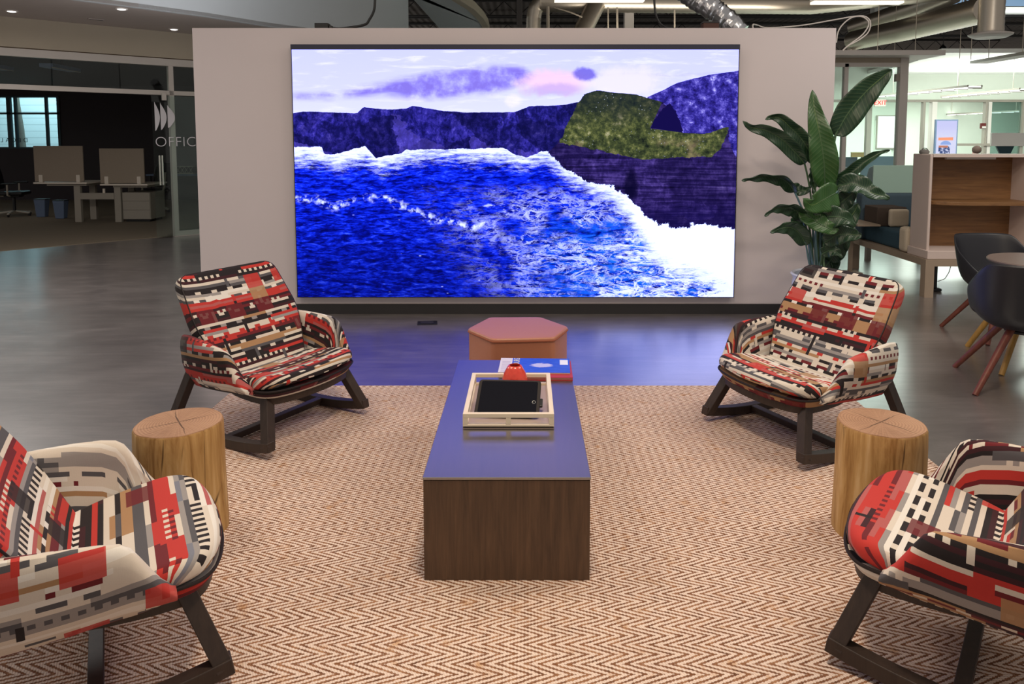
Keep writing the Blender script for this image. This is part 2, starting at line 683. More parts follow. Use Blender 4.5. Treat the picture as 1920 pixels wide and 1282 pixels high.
def mat_log(side):
    t = NT('log_' + ('bark_side' if side else 'end_grain'))
    co = t.coord()
    s = t.sep(co)
    if side:
        g = t.noise(t.scale(co, (9, 9, 1.3)), 1.6, 6, 0.62, 1.2)
        g2 = t.noise(t.scale(co, (60, 60, 3)), 1.0, 3)
        f = t.add(t.mul(g, 0.7), t.mul(g2, 0.3))
        col = t.ramp(f, [(0.30, s2l((110, 76, 42))), (0.43, s2l((158, 118, 68))), (0.56, s2l((188, 150, 96))), (0.7, s2l((208, 176, 130)))])
        crack = t.step(t.voro(t.scale(co, (1, 1, 0.10)), 13, 'DISTANCE_TO_EDGE'), 0.0, 0.022, 1.0, 0.0)
        crack = t.mul(crack, t.step(t.noise(t.scale(co, (3, 3, 1.0)), 2.2, 2), 0.52, 0.62))
        col = t.mix(t.mul(crack, 0.85), col, s2l((62, 40, 22)))
        return t.surf(col, 0.6, 0, t.bump(t.sub(f, crack), 0.25, 0.004), 0.3)
    r = t.m_('SQRT', t.add(t.mul(s[0], s[0]), t.mul(s[1], s[1])))
    wob = t.noise(co, 9, 3)
    rings = t.m_('SINE', t.mul(t.add(r, t.mul(wob, 0.03)), 560))
    ang = t.m_('ARCTAN2', s[1], s[0])
    ray_ = t.noise(t.comb(t.mul(ang, 9.0), t.mul(r, 2.0), 0), 3.0, 3)
    f = t.add(t.mul(rings, 0.07), t.add(t.mul(ray_, 0.35), t.mul(t.noise(co, 3, 2), 0.5)))
    col = t.ramp(f, [(0.25, s2l((142, 106, 82))), (0.45, s2l((172, 134, 106))), (0.7, s2l((190, 154, 126)))])
    crk = t.lt(t.m_('ABSOLUTE', t.sub(t.frac(t.add(t.mul(ang, 0.637), t.mul(wob, 0.22))), 0.5)), t.div(t.sub(0.0026, t.mul(r, 0.016)), t.add(r, 0.004)))
    col = t.mix(t.mul(crk, 0.8), col, s2l((58, 38, 26)))
    edge = t.step(r, 0.150, 0.168)
    col = t.mix(t.mul(edge, 0.4), col, s2l((150, 104, 58)))
    return t.surf(col, 0.55, 0, t.bump(f, 0.12, 0.002), 0.3)


# ------- woven block-pattern upholstery: 32 colour rows, long segments, dashes and checkers
PALETTE = dict(K=(38, 32, 34), N=(62, 30, 36), R=(188, 56, 50), C=(214, 203, 190), G=(150, 144, 142), D=(86, 84, 88),
               T=(170, 132, 96), M=(108, 34, 40), P=(176, 92, 90), W=(226, 220, 212), B=(122, 124, 136))
# each row: main colour, second colour, share of second in long blocks, checker, dash
FAB_DARK = "CKd KNl RKl KCc NKl CDl GDl DKl CKd WGl CWl WDd RMc RPl PRl KNl MCc CKd KNl NKl CTl GKd KRl CGl RCd RMc MRl KNl CKd TKl CTl KDl"
FAB_CREAM = "CKd CGl CMd WKd CTl WCl CMc CGl CDd CKd WCl WRl CRl CDc RMl WKd TNl TNl TMd NTl KCc RCd RPl KRl KNl KCc CGl CDd GDl DCl RCd TCl"
FAB_IVORY = "CWl CMd WDd WCl CGl CDd WCl WCl CDl GCd CTl WMd CRl CDl DCc CWl RKl RNl KCc KRl TCl KTd CGl WCl NRl GDl WCl CKd CTl WMd CDl DBc"
FAB_MIXED = "CMd DCd CRl CDd CKd CWl RMl CRl TNl TMd NTl RPl PWl RNl KNl KCc NKl CGl GCd DCl DKl CRl WKd RPl PMd RMc CWl WKc TNl TNd RKl CDl"


def mat_fabric(name, rows, du=0.0, dv=0.0, rh=0.0165, lw=0.15, pill_t=0.74, blk_t=0.86, reds=False, long_p=0.42):
    rows = rows.split()
    n = len(rows)
    t = NT(name)
    u, v, _ = t.sep(t.uv())
    u = t.add(u, 10.0 + du)
    v = t.add(v, rh * n * 20 + dv)
    ri = t.floor(t.div(v, rh))
    rid = t.div(t.add(t.m_('FLOORED_MODULO', ri, float(n)), 0.5), float(n))
    pal = {k: s2l(c) for k, c in PALETTE.items()}
    A = t.ramp(rid, [(i / n, pal[r[0]]) for i, r in enumerate(rows)], 'CONSTANT')
    B = t.ramp(rid, [(i / n, pal[r[1]]) for i, r in enumerate(rows)], 'CONSTANT')
    mode = {'l': (1, 0, 0), 'c': (0, 1, 0), 'd': (0, 0, 1)}
    Mo = t.ramp(rid, [(i / n, mode[r[2]]) for i, r in enumerate(rows)], 'CONSTANT')
    sc = t.new('ShaderNodeSeparateColor')
    t.put(sc.inputs[0], Mo)
    ml, mc, md = sc.outputs
    r2 = t.floor(t.div(ri, 2.0))
    r3 = t.floor(t.div(ri, 3.0))
    wr = t.white(t.comb(r2, 4.0, 1.0))
    lu = t.floor(t.div(t.add(u, t.mul(wr, 0.3)), lw))
    seg = t.white(t.comb(lu, r2, 7.0))
    long_alt = t.lt(seg, long_p)
    cell = t.floor(t.div(u, 0.0185))
    chk = t.m_('FLOORED_MODULO', t.add(cell, ri), 2.0)
    gate = t.gt(t.white(t.comb(t.floor(t.div(u, 0.111)), r3, 2.0)), 0.42)
    chk_alt = t.mul(chk, gate)
    dsh = t.lt(t.frac(t.div(t.add(u, t.mul(t.white(t.comb(r3, 1.0, 5.0)), 0.2)), 0.104)), 0.66)
    dgate = t.gt(t.white(t.comb(lu, ri, 9.0)), 0.25)
    dash_alt = t.mul(dsh, dgate)
    f = t.add(t.add(t.mul(ml, long_alt), t.mul(mc, chk_alt)), t.mul(md, dash_alt))
    col = t.mix(f, A, B)
    # pillars: short vertical blocks crossing rows
    pill = t.mul(t.lt(t.frac(t.div(u, 0.165)), 0.115), t.gt(t.white(t.comb(t.floor(t.div(u, 0.165)), r3, 11.0)), pill_t))
    pc = t.white(t.comb(t.floor(t.div(u, 0.165)), r3, 13.0))
    pcol = t.ramp(pc, [(0.0, pal['K']), (0.35, pal['C']), (0.6, pal['D']), (0.8, pal['R'])], 'CONSTANT')
    col = t.mix(pill, col, pcol)
    # larger colour blocks that interrupt the bands
    bu = t.floor(t.div(t.add(u, 0.03), 0.19)); r5 = t.floor(t.div(ri, 5.0))
    blk = t.gt(t.white(t.comb(bu, r5, 21.0)), blk_t)
    bcol = t.ramp(t.white(t.comb(bu, r5, 23.0)), [(0.0, pal['R']), (0.8, pal['T'])] if reds else [(0.0, pal['R']), (0.3, pal['C']), (0.5, pal['K']), (0.7, pal['T']), (0.85, pal['M'])], 'CONSTANT')
    blk = t.mul(blk, t.lt(t.frac(t.div(t.add(u, 0.03), 0.19)), 0.55))
    col = t.mix(t.mul(blk, 0.92), col, bcol)
    thread = t.m_('SINE', t.mul(v, 2 * PI / 0.0022))
    thread2 = t.m_('SINE', t.mul(u, 2 * PI / 0.0022))
    col = t.mix(t.mul(t.noise(t.uv(), 300, 2), 0.12), col, (0.03, 0.03, 0.03))
    return t.surf(col, 0.85, 0, t.bump(t.add(thread, thread2), 0.08, 0.0008), 0.2, sheen=0.05)


SEAT_IVORY = "TRc RMl RMl RGl KDl RMl WKc NKl NKl NRl KNl CKc TCl DKl CTl CTl DGl DCl CGl MRl RMl RCc RMc RCl GBl DGl CKc KCc WCl PWl CTl WKd"
ARMS_IVORY = "CWl CWl CDd CWl DCl CDd CWl CWl CMd CDd CDd CWl WCl CGl GCl GDc DGl GCl CDd CWl CMd CWl CTl WCl CWl DCl CDd CWl CMd CDd WCl CWl"
SEAT_MIXED = "TNl NTl TMd RCl CRl RPl KCc NKl NKl GCl DGl CKc GDl DCl GCl RCl DKl CWl CKd WCl CKd WCl GCl RPl PRl MRc RNl RPl RMl PRl NKl KRl"
ARMS_MIXED = "DKl DGl GCc CDl RMl RNl MRl CRl RCl NKl KNl NKl KCc TNl TMd TNl CWl DGl CGc CDl RMl CWl MRl CRl CDl CMd KNl CDl CKc TNl CMd TNl"


def mat_screen():
    """coastline picture shown on the LED wall: everything is drawn with curves and noise in the panel's UV"""
    t = NT('led_wall_picture')
    uvv = t.uv()
    u, v, _ = t.sep(uvv)
    X0, X1, Y0, Y1 = 36.0, 1868.0, 32.0, 1058.0

    def pts(lst):
        return [(min(1, max(0, (x - X0) / (X1 - X0))), min(1, max(0, 1 - (y - Y0) / (Y1 - Y0)))) for x, y in lst]

    asp = t.comb(t.mul(u, 1.78), v, 0)
    n_f = t.noise(asp, 26, 6, 0.65)
    n_m = t.noise(asp, 9, 5, 0.6)
    jit = t.mul(t.sub(n_f, 0.5), 0.035)
    uj = t.add(u, t.mul(t.sub(t.noise(asp, 34, 4, 0.7), 0.5), 0.022))
    # --- sky
    sky = t.ramp(v, [(0.72, s2l((212, 212, 236))), (0.86, s2l((202, 202, 242))), (1.0, s2l((196, 197, 246)))])
    cl = t.noise(t.comb(t.mul(u, 3.0), t.mul(v, 11.0), 0), 3.0, 6, 0.6, 0.4)
    sky = t.mix(t.step(cl, 0.5, 0.72), sky, s2l((224, 222, 250)))

    def blob(cx, cy, rx, ry, soft=0.5, amp=0.7):
        px, py = pts([(cx, cy)])[0]
        dx = t.div(t.sub(u, px), rx); dy = t.div(t.sub(v, py), ry)
        d = t.m_('SQRT', t.add(t.mul(dx, dx), t.mul(dy, dy)))
        d = t.add(d, t.mul(t.sub(t.add(t.mul(n_m, 0.6), t.mul(n_f, 0.4)), 0.5), amp * 2.6))
        return t.step(d, 1.0 - soft, 1.0 + soft * 0.4, 1.0, 0.0)
    streak_ax = t.curve(u, pts([(36, 225), (200, 220), (420, 190), (600, 180), (800, 160), (960, 140), (1868, 130)]))
    hh = t.curve(u, [(0.0, 0.012), (0.2, 0.03), (0.3, 0.06), (0.45, 0.06), (0.52, 0.04), (0.55, 0.0), (1.0, 0.0)])
    dd = t.m_('ABSOLUTE', t.sub(t.add(v, t.mul(t.sub(cl, 0.5), 0.05)), streak_ax))
    stk = t.step(t.sub(dd, hh), -0.03, 0.012, 1.0, 0.0)
    sky = t.mix(t.mul(t.mul(stk, t.step(n_m, 0.25, 0.6)), 0.95), sky, s2l((122, 104, 158)))
    sky = t.mix(t.mul(blob(1110, 165, 0.085, 0.055), 0.8), sky, s2l((240, 196, 206)))
    sky = t.mix(t.mul(blob(1110, 195, 0.07, 0.03), 0.6), sky, s2l((176, 150, 186)))
    sky = t.mix(t.mul(blob(1400, 165, 0.10, 0.07), 0.7), sky, s2l((232, 222, 255)))
    sky = t.mix(t.mul(blob(1240, 130, 0.030, 0.030, 0.4), 0.9), sky, s2l((104, 90, 150)))
    sky = t.mix(t.mul(blob(940, 240, 0.02, 0.03), 0.35), sky, s2l((252, 238, 252)))

    # --- water
    wv = t.comb(t.mul(u, 14.0), t.mul(v, 34.0), 0)
    w1 = t.noise(wv, 1.6, 6, 0.62, 0.8)
    w2 = t.noise(t.comb(t.mul(u, 60.0), t.mul(v, 120.0), 0), 1.0, 4, 0.6, 0.6)
    deep = t.curve(v, [(0.0, 0.30), (0.15, 0.42), (0.35, 0.85), (0.55, 1.0), (1.0, 1.0)])
    wf = t.add(t.mul(w1, 0.6), t.mul(w2, 0.46))
    sea = t.ramp(wf, [(0.38, s2l((2, 4, 46))), (0.50, s2l((5, 16, 118))), (0.60, s2l((18, 48, 196))), (0.72, s2l((84, 120, 240)))])
    dk = t.mul(t.sub(1.0, deep), t.step(u, 0.75, 0.25))
    sea = t.mix(t.mul(dk, 0.9), sea, s2l((5, 8, 50)))
    turq = t.mul(t.step(u, 0.45, 0.75), t.step(v, 0.42, 0.22))
    sea = t.mix(t.mul(turq, t.step(w1, 0.35, 0.65)), sea, s2l((24, 104, 176)))
    # foam: web of ridges, denser towards the right shore
    shore = t.curve(u, pts([(36, 430), (160, 432), (200, 462), (330, 432), (390, 475), (500, 452), (640, 440), (900, 432), (970, 470), (1085, 455), (1150, 515), (1250, 575), (1350, 588), (1420, 640), (1470, 690), (1540, 745), (1640, 772), (1700, 748), (1868, 765)]))
    below = t.sub(shore, v)
    warp = t.noise(t.comb(t.mul(u, 9.0), t.mul(v, 10.0), 0), 1.0, 4, 0.6, 0.0, True)
    wvv = t.new('ShaderNodeVectorMath', operation='ADD')
    sc_w = t.scale(warp, (0.30, 0.30, 0.0))
    t.put(wvv.inputs[0], t.comb(t.mul(u, 1.78), t.mul(v, 1.4), 0)); t.put(wvv.inputs[1], sc_w)
    fc = t.add(t.noise(t.comb(t.mul(u, 9.0), t.mul(v, 15.0), 0), 1.0, 8, 0.66, 0.9), 0.0)
    fd = t.noise(t.comb(t.mul(u, 24.0), t.mul(v, 44.0), 3.0), 1.0, 7, 0.7, 0.7)
    fe = t.noise(t.comb(t.mul(u, 5.0), t.mul(v, 9.0), 7.0), 1.0, 9, 0.72, 0.5)
    r1 = t.sub(1.0, t.mul(t.m_('ABSOLUTE', t.sub(fc, 0.5)), 2.0))
    r2 = t.sub(1.0, t.mul(t.m_('ABSOLUTE', t.sub(fd, 0.5)), 2.0))
    ridge = t.mx(t.step(r1, 0.93, 0.985), t.mul(t.step(r2, 0.93, 0.99), 0.7))
    reg_mid = t.mul(t.step(t.add(u, t.mul(v, 0.30)), 0.36, 0.66), t.step(v, 0.48, 0.36))
    surf_r = t.step(t.add(u, t.mul(t.sub(0.35, v), 0.25)), 0.62, 1.0)
    foam = t.mul(ridge, t.mul(reg_mid, t.add(0.6, t.mul(surf_r, 0.4))))
    foam = t.mul(foam, t.step(t.add(n_m, t.mul(surf_r, 0.12)), 0.38, 0.58))
    patch = t.step(t.add(t.add(t.mul(fe, 0.72), t.mul(fd, 0.28)), t.mul(surf_r, 0.13)), 0.585, 0.635)
    foam = t.mx(foam, t.mul(patch, t.mul(reg_mid, 0.92)))
    line_c = t.curve(u, pts([(36, 640), (200, 668), (420, 640), (520, 690), (640, 738), (760, 760), (900, 720), (1868, 640)]))
    ln = t.step(t.m_('ABSOLUTE', t.sub(t.add(v, t.mul(t.sub(n_m, 0.5), 0.10)), line_c)), 0.0, 0.020, 1.0, 0.0)
    ln = t.mul(ln, t.mul(t.step(n_f, 0.45, 0.6), t.step(u, 0.56, 0.42)))
    specks = t.mul(t.step(t.voro(t.comb(t.mul(u, 1.78), t.mul(v, 2.2), 3.0), 22.0), 0.0, 0.16, 1.0, 0.0), t.step(t.noise(asp, 14, 3), 0.55, 0.66))
    foam = t.mx(foam, t.mul(ln, 0.9))
    foam = t.mx(foam, t.mul(specks, 0.8))
    shore_w = t.curve(u, [(0.0, 0.06), (0.2, 0.05), (0.3, 0.025), (0.45, 0.05), (0.56, 0.03), (0.66, 0.035), (0.76, 0.08), (0.84, 0.18), (1.0, 0.27)])
    sf = t.step(t.sub(t.add(below, t.mul(t.sub(t.noise(t.comb(t.mul(u, 12.0), t.mul(v, 34.0), 0), 2.2, 7, 0.78), 0.5), 0.26)), shore_w), -0.05, 0.03, 1.0, 0.0)
    foam = t.mx(foam, sf)
    br = t.mul(t.step(u, 0.80, 0.92), t.mul(t.step(v, 0.10, 0.2), t.step(t.noise(wv, 1.0, 4), 0.36, 0.52)))
    foam = t.mn(t.mx(foam, t.mul(br, 0.85)), 1.0)
    sea = t.mix(foam, sea, s2l((232, 240, 255)))

    # --- far cliffs
    rock = t.noise(t.comb(t.mul(u, 40.0), t.mul(v, 14.0), 0), 1.2, 6, 0.7, 0.5)
    far = t.ramp(t.add(t.mul(rock, 0.65), t.mul(t.noise(asp, 60, 5, 0.75), 0.35)), [(0.34, s2l((8, 8, 28))), (0.47, s2l((26, 24, 78))), (0.56, s2l((54, 47, 120))), (0.68, s2l((110, 98, 160)))])
    fold = t.add(t.noise(t.comb(t.add(t.mul(u, 9.0), t.mul(v, -5.0)), t.mul(v, 5.0), 0.0), 1.3, 4, 0.6), 0.0)
    wf_ = t.noise(asp, 7, 4, 0.6, 0.0, True)
    wa = t.new('ShaderNodeVectorMath', operation='ADD')
    t.put(wa.inputs[0], t.comb(t.add(t.mul(u, 15.0), t.mul(v, 9.0)), t.sub(t.mul(v, 8.0), t.mul(u, 2.0)), 0))
    t.put(wa.inputs[1], t.scale(wf_, (2.2, 2.2, 0.0)))
    fac = t.sep(t.voro(wa.outputs[0], 1.0, 'F1', 'Color'))[0]
    facet = t.mul(t.step(fac, 0.30, 0.62), 1.0)
    far = t.mix(t.mul(t.sub(1.0, facet), 0.62), far, s2l((10, 10, 36)))
    far = t.mix(t.mul(t.step(fac, 0.74, 0.9), 0.35), far, s2l((86, 74, 136)))
    far = t.mix(t.mul(t.step(fold, 0.46, 0.56), 0.4), far, s2l((12, 12, 40)))
    far_top = t.curve(u, pts([(36, 290), (80, 284), (150, 286), (300, 290), (325, 266), (420, 276), (500, 272), (532, 260), (640, 280), (760, 288), (950, 286), (1010, 262), (1140, 258), (1240, 240), (1868, 240)]))
    far_bot = t.curve(u, pts([(36, 430), (150, 428), (160, 458), (200, 460), (330, 426), (372, 474), (400, 470), (480, 455), (500, 440), (640, 440), (900, 432), (960, 465), (1000, 472), (1060, 448), (1140, 450), (1868, 450)]))
    m_far = t.mul(t.gt(t.add(far_top, t.mul(jit, 0.25)), v), t.gt(v, t.add(far_bot, t.mul(jit, 0.6))))
    img = t.mix(t.gt(v, t.curve(u, pts([(36, 400), (1868, 400)]))), sea, sky)
    img = t.mix(m_far, img, far)
    # --- right hill and near headland
    hill_top = t.curve(u, pts([(36, 1058), (1480, 1058), (1490, 228), (1560, 196), (1620, 166), (1740, 136), (1868, 118)]))
    hill = t.ramp(t.noise(asp, 30, 6, 0.75), [(0.36, s2l((20, 15, 56))), (0.50, s2l((50, 42, 108))), (0.60, s2l((100, 90, 148))), (0.70, s2l((196, 190, 190)))])
    m_hill = t.mul(t.gt(t.add(hill_top, t.mul(jit, 0.2)), v), t.gt(v, 0.35))
    m_hill = t.mul(m_hill, t.gt(u, 0.785))
    img = t.mix(m_hill, img, hill)
    head_top = t.curve(uj, pts([(36, 1058), (1078, 1058), (1084, 452), (1130, 415), (1160, 352), (1215, 240), (1230, 215), (1290, 197), (1350, 206), (1450, 214), (1520, 236), (1570, 248), (1640, 372), (1740, 376), (1810, 352), (1832, 346), (1840, 420), (1868, 470)]))
    strata = t.noise(t.comb(t.mul(u, 6.0), t.mul(v, 90.0), 0), 1.0, 5, 0.7, 0.8)
    cliff = t.ramp(t.add(t.mul(strata, 0.45), t.add(t.mul(rock, 0.3), t.mul(n_f, 0.25))), [(0.38, s2l((9, 6, 20))), (0.5, s2l((38, 27, 62))), (0.58, s2l((74, 57, 98))), (0.68, s2l((134, 116, 144)))])
    cliff = t.mix(t.mul(t.step(v, 0.44, 0.28), 0.75), cliff, s2l((18, 12, 52)))
    cliff = t.mix(t.mul(t.sub(1.0, facet), 0.45), cliff, s2l((14, 9, 34)))
    cave = blob(1430, 590, 0.018, 0.075, 0.5, 0.4)
    cliff = t.mix(t.mul(cave, 0.9), cliff, s2l((8, 6, 26)))
    spk = t.mul(t.sub(t.noise(t.comb(t.mul(u, 24.0), t.mul(v, 10.0), 0), 2.0, 6, 0.75), 0.5), 0.085)
    m_head = t.mul(t.gt(head_top, v), t.gt(v, t.add(shore, t.add(spk, t.mul(jit, 0.5)))))
    m_head = t.mul(m_head, t.gt(u, 0.572))
    img = t.mix(m_head, img, cliff)
    notch = t.mul(t.lt(v, t.curve(uj, pts([(36, 1058), (1496, 1058), (1504, 352), (1545, 290), (1590, 248), (1615, 290), (1646, 372), (1868, 372)]))), t.gt(v, t.curve(uj, pts([(36, 400), (1496, 360), (1520, 352), (1640, 374), (1868, 374)]))))
    img = t.mix(t.mul(notch, t.gt(u, 0.79)), img, s2l((18, 12, 48)))
    g_bot = t.curve(uj, pts([(36, 0), (1100, 0), (1130, 412), (1290, 442), (1400, 466), (1480, 482), (1640, 472), (1760, 470), (1800, 440), (1836, 350), (1868, 340)]))
    gn = t.noise(asp, 40, 6, 0.7)
    grass = t.ramp(t.add(t.mul(gn, 0.7), t.mul(n_m, 0.3)), [(0.36, s2l((20, 26, 16))), (0.48, s2l((58, 66, 28))), (0.57, s2l((98, 102, 42))), (0.68, s2l((176, 168, 100)))])
    grass = t.mix(t.mul(t.step(t.add(v, t.mul(t.sub(n_m, 0.5), 0.2)), 0.68, 0.80), 0.75), grass, s2l((26, 34, 28)))
    tan = t.mul(t.step(n_m, 0.5, 0.62), t.step(v, 0.66, 0.60))
    grass = t.mix(t.mul(tan, 0.5), grass, s2l((146, 122, 74)))
    dots = t.mul(t.step(t.voro(asp, 90.0), 0.0, 0.22, 1.0, 0.0), t.step(t.noise(asp, 12, 2), 0.5, 0.6))
    grass = t.mix(t.mul(dots, 0.8), grass, s2l((200, 204, 170)))
    right_ok = t.mx(t.lt(t.add(u, t.mul(t.sub(v, 0.7), -0.25)), 0.807), t.lt(v, t.curve(u, pts([(36, 372), (1500, 352), (1640, 370), (1740, 374), (1830, 345), (1868, 345)]))))
    m_gr = t.mul(t.mul(m_head, t.gt(v, t.add(g_bot, t.mul(jit, 0.8)))), right_ok)
    m_gr = t.mul(m_gr, t.gt(u, 0.60))
    img = t.mix(m_gr, img, grass)
    e = t.new('ShaderNodeEmission')
    img = t.mix(1.0, img, (0.97, 1.0, 1.9), 'MULTIPLY')
    t.put(e.inputs[0], img)
    e.inputs[1].default_value = SCREEN_POWER
    t.t.links.new(e.outputs[0], t.out.inputs[0])
    return t.m


SCREEN_POWER = 1.3
M_FLOOR, M_RUG = mat_floor(), mat_rug()
M_LOGSIDE, M_LOGTOP = mat_log(True), mat_log(False)
M_PICTURE = mat_screen()

# ------------------------------------------------------------------ setting: floor and lobby partition
struct(MB().box(-30, 40, -3, 45, -0.1, 0).build('floor', M_FLOOR), 'grey brown mottled floor of the lobby')
WY = 6.508                                    # front face of the partition
struct(MB().box(-2.96, 2.735, WY, WY + 0.30, 0.09, 2.565).build('wall_back', M_WALL, bevel=0.003), 'pinkish grey free standing partition carrying the LED wall')
struct(MB().box(-2.965, 2.74, WY - 0.012, WY + 0.305, 0, 0.092).build('baseboard_back', M_BASE), 'black base along the foot of the partition')

# LED wall
lw = thing('led_video_wall', 'large LED video wall showing blue sea and cliffs on the grey partition', 'screen', (-0.10, WY, 0.165))
MB().box(-1.968, 1.964, -0.075, 0.0, 0.0, 2.24).build('cabinet', M_BLACK, lw, bevel=0.003)
MB().box(-1.968, 1.964, -0.082, -0.07, 2.205, 2.248).build('top_trim', paint('dark_blue_grey_trim', (44, 46, 66), 0.4), lw)
MB().grid(lambda a, b: (-1.96 + 3.916 * a, -0.0765, 0.006 + 2.198 * b), 2, 2).build('display', M_PICTURE, lw)
# ------------------------------------------------------------------ rug
rug = MB()
RX0, RX1, RY0, RY1 = -1.86, 2.0, 1.05, 4.56
rug.box(RX0, RX1, RY0, RY1, 0.0, 0.010)
tag(rug.build('rug', M_RUG, bevel=0.004), 'cream and brown herringbone rug under the seating group', 'rug')
RZ = 0.010

# ------------------------------------------------------------------ coffee table
ct = thing('coffee_table', 'long low dark walnut block coffee table in the middle of rug', 'table', (-0.072, 2.495, RZ))
W_, L_, H_ = 0.298, 1.365, 0.385
mbt = MB()
mbt.box(-W_, W_, 0, 0.03, 0, H_ - 0.012)
mbt.build('front_panel', M_TABLE, ct, bevel=0.002)
MB().box(-W_, W_, L_ - 0.03, L_, 0, H_ - 0.012).build('back_panel', M_TABLE, ct, bevel=0.002)
for sx in (-1, 1):
    MB().box(sx * W_ - 0.03 * (sx > 0), sx * W_ + 0.03 * (sx < 0), 0.03, L_ - 0.03, 0, H_ - 0.012).build('side_panel', M_TABLE, ct)


def mat_tabletop():
    t = NT('walnut_table_top_satin')
    co = t.coord()
    g = t.noise(t.scale(co, (22, 1.4, 1)), 3.0, 6, 0.6, 0.5)
    col = t.ramp(g, [(0.3, s2l((30, 22, 22))), (0.7, s2l((48, 35, 32)))])
    return t.surf(col, 0.34, 0, t.bump(t.noise(t.scale(co, (120, 5, 1)), 1, 2), 0.05, 0.001), 0.9, coat=1.0, coat_rough=0.26, ior=1.8, coat_ior=2.8)


MB().box(-W_ - 0.002, W_ + 0.002, -0.002, L_ + 0.002, H_ - 0.010, H_).build('table_top', mat_tabletop(), ct, bevel=0.002)
TZ = RZ + H_

# tray
tr = thing('serving_tray', 'cream open-sided serving tray holding a tablet and red vase', 'tray', (-0.077, 3.195, TZ))
a, b, h = 0.190, 0.265, 0.062
MB().box(-a, a, -b, b, 0.0, 0.008).build('base', M_TRAYBASE, tr)
w = 0.020
for nm, z0, z1 in (('bottom_rail', 0.0005, 0.016), ('top_rail', h - 0.018, h)):
    MB().box(-a, a, -b, -b + w, z0, z1).build(nm, M_TRAY, tr, bevel=0.002)
    MB().box(-a, a, b - w, b, z0, z1).build(nm, M_TRAY, tr, bevel=0.002)
    for s_ in (-1, 1):
        MB().box(min(s_ * a, s_ * (a - w)), max(s_ * a, s_ * (a - w)), -b + w, b - w, z0, z1).build(nm, M_TRAY, tr, bevel=0.002)
for px, py in ((-a + w / 2, -b + w / 2), (a - w / 2, -b + w / 2), (-a + w / 2, b - w / 2), (a - w / 2, b - w / 2), (0, -b + w / 2), (0, b - w / 2)):
    MB().box(px - w / 2, px + w / 2, py - w / 2, py + w / 2, 0.016, h - 0.018).build('post', M_TRAY, tr)

# tablet in black case, propped up at its far edge
tb = thing('tablet', 'black tablet propped up in a rubber case in the cream tray', 'tablet', (-0.088, 3.015, TZ + 0.012), rot=(math.radians(24), 0, math.radians(-4)))
tw, tl = 0.140, 0.215
M_CASE = paint('black_rubber_case', (44, 38, 36), 0.6, spec=0.25)
rr = rounded([(-tw, 0), (tw, 0), (tw, tl), (-tw, tl)], 0.020)
MB().prism(rr, 0, 0.016).build('case', M_CASE, tb, smooth=40, bevel=0.004)
rs = rounded([(-tw + .014, .012), (tw - .014, .012), (tw - .014, tl - .012), (-tw + .014, tl - .012)], 0.008)
MB().prism(rs, 0.0155, 0.0168).build('screen', paint('matt_dark_screen', (11, 12, 22), 0.7, 0.4, 300, spec=0.1), tb)
MB().tube([(tw - .026 + .0075 * math.cos(i / 14 * 2 * PI), tl * 0.36 + .0075 * math.sin(i / 14 * 2 * PI), 0.0172) for i in range(14)], 0.0014, 6, closed=True).build('home_button_ring', M_CHROME, tb)
MB().box(tw - 0.002, tw + 0.012, 0.06, 0.105, 0.002, 0.014).build('clasp', M_BLACK, tb, bevel=0.003)
MB().add([(x, y, z) for x in (-0.10, 0.10) for y, z in ((0.205, 0.0), (0.150, 0.0), (0.165, -0.078), (0.172, -0.080))], [(0, 1, 2, 3), (7, 6, 5, 4), (0, 4, 5, 1), (1, 5, 6, 2), (2, 6, 7, 3), (3, 7, 4, 0)]).build('stand_flap', M_CASE, tb)


def mat_vase():
    t = NT('red_glaze')
    co = t.coord()
    n = t.noise(co, 20, 3)
    col = t.mix(n, s2l((204, 54, 42)), s2l((222, 78, 58)))
    return t.surf(col, 0.18, 0, t.bump(t.voro(co, 55), 0.35, 0.004), 0.6, coat=0.6, coat_rough=0.08)


M_VASE = mat_vase()
va = thing('vase', 'small glossy red vase standing in the tray behind the tablet', 'vase', (-0.058, 3.415, TZ + 0.0085))
MB().lathe([(0.0, 0.001), (0.040, 0.0), (0.056, 0.010), (0.062, 0.028), (0.060, 0.046), (0.051, 0.072), (0.036, 0.098), (0.031, 0.105), (0.026, 0.106), (0.026, 0.098), (0.038, 0.078), (0.05, 0.05), (0.046, 0.02), (0.0, 0.012)], 36).build('body', M_VASE, va, smooth=50)

# magazines
def mat_cover():
    t = NT('magazine_cover_blue')
    u, v, _ = t.sep(t.uv())
    n = t.noise(t.uv(), 9, 4)
    col = t.mix(n, s2l((20, 60, 190)), s2l((40, 100, 226)))
    n2 = t.noise(t.comb(t.mul(u, 6), t.mul(v, 14), 0), 2, 4)
    dx = t.div(t.sub(u, 0.60), 0.17); dy = t.div(t.sub(v, 0.50), 0.16)
    d = t.add(t.add(t.mul(dx, dx), t.mul(dy, dy)), t.mul(t.sub(n2, 0.5), 2.2))
    col = t.mix(t.step(d, 0.5, 1.0, 1.0, 0.0), col, s2l((196, 196, 236)))
    strip = t.lt(u, 0.175)
    lines = t.mul(t.lt(t.frac(t.mul(v, 15)), 0.35), t.mul(t.gt(u, 0.03), t.mul(t.lt(u, 0.15), t.lt(v, 0.8))))
    st = t.mix(t.mul(lines, 0.6), s2l((226, 220, 222)), s2l((132, 120, 150)))
    col = t.mix(strip, col, st)
    box_ = t.mul(t.mul(t.gt(u, 0.86), t.lt(u, 0.975)), t.mul(t.gt(v, 0.55), t.lt(v, 0.9)))
    col = t.mix(box_, col, s2l((236, 240, 246)))
    return t.surf(col, 0.25, 0, None, 0.5, coat=0.3)


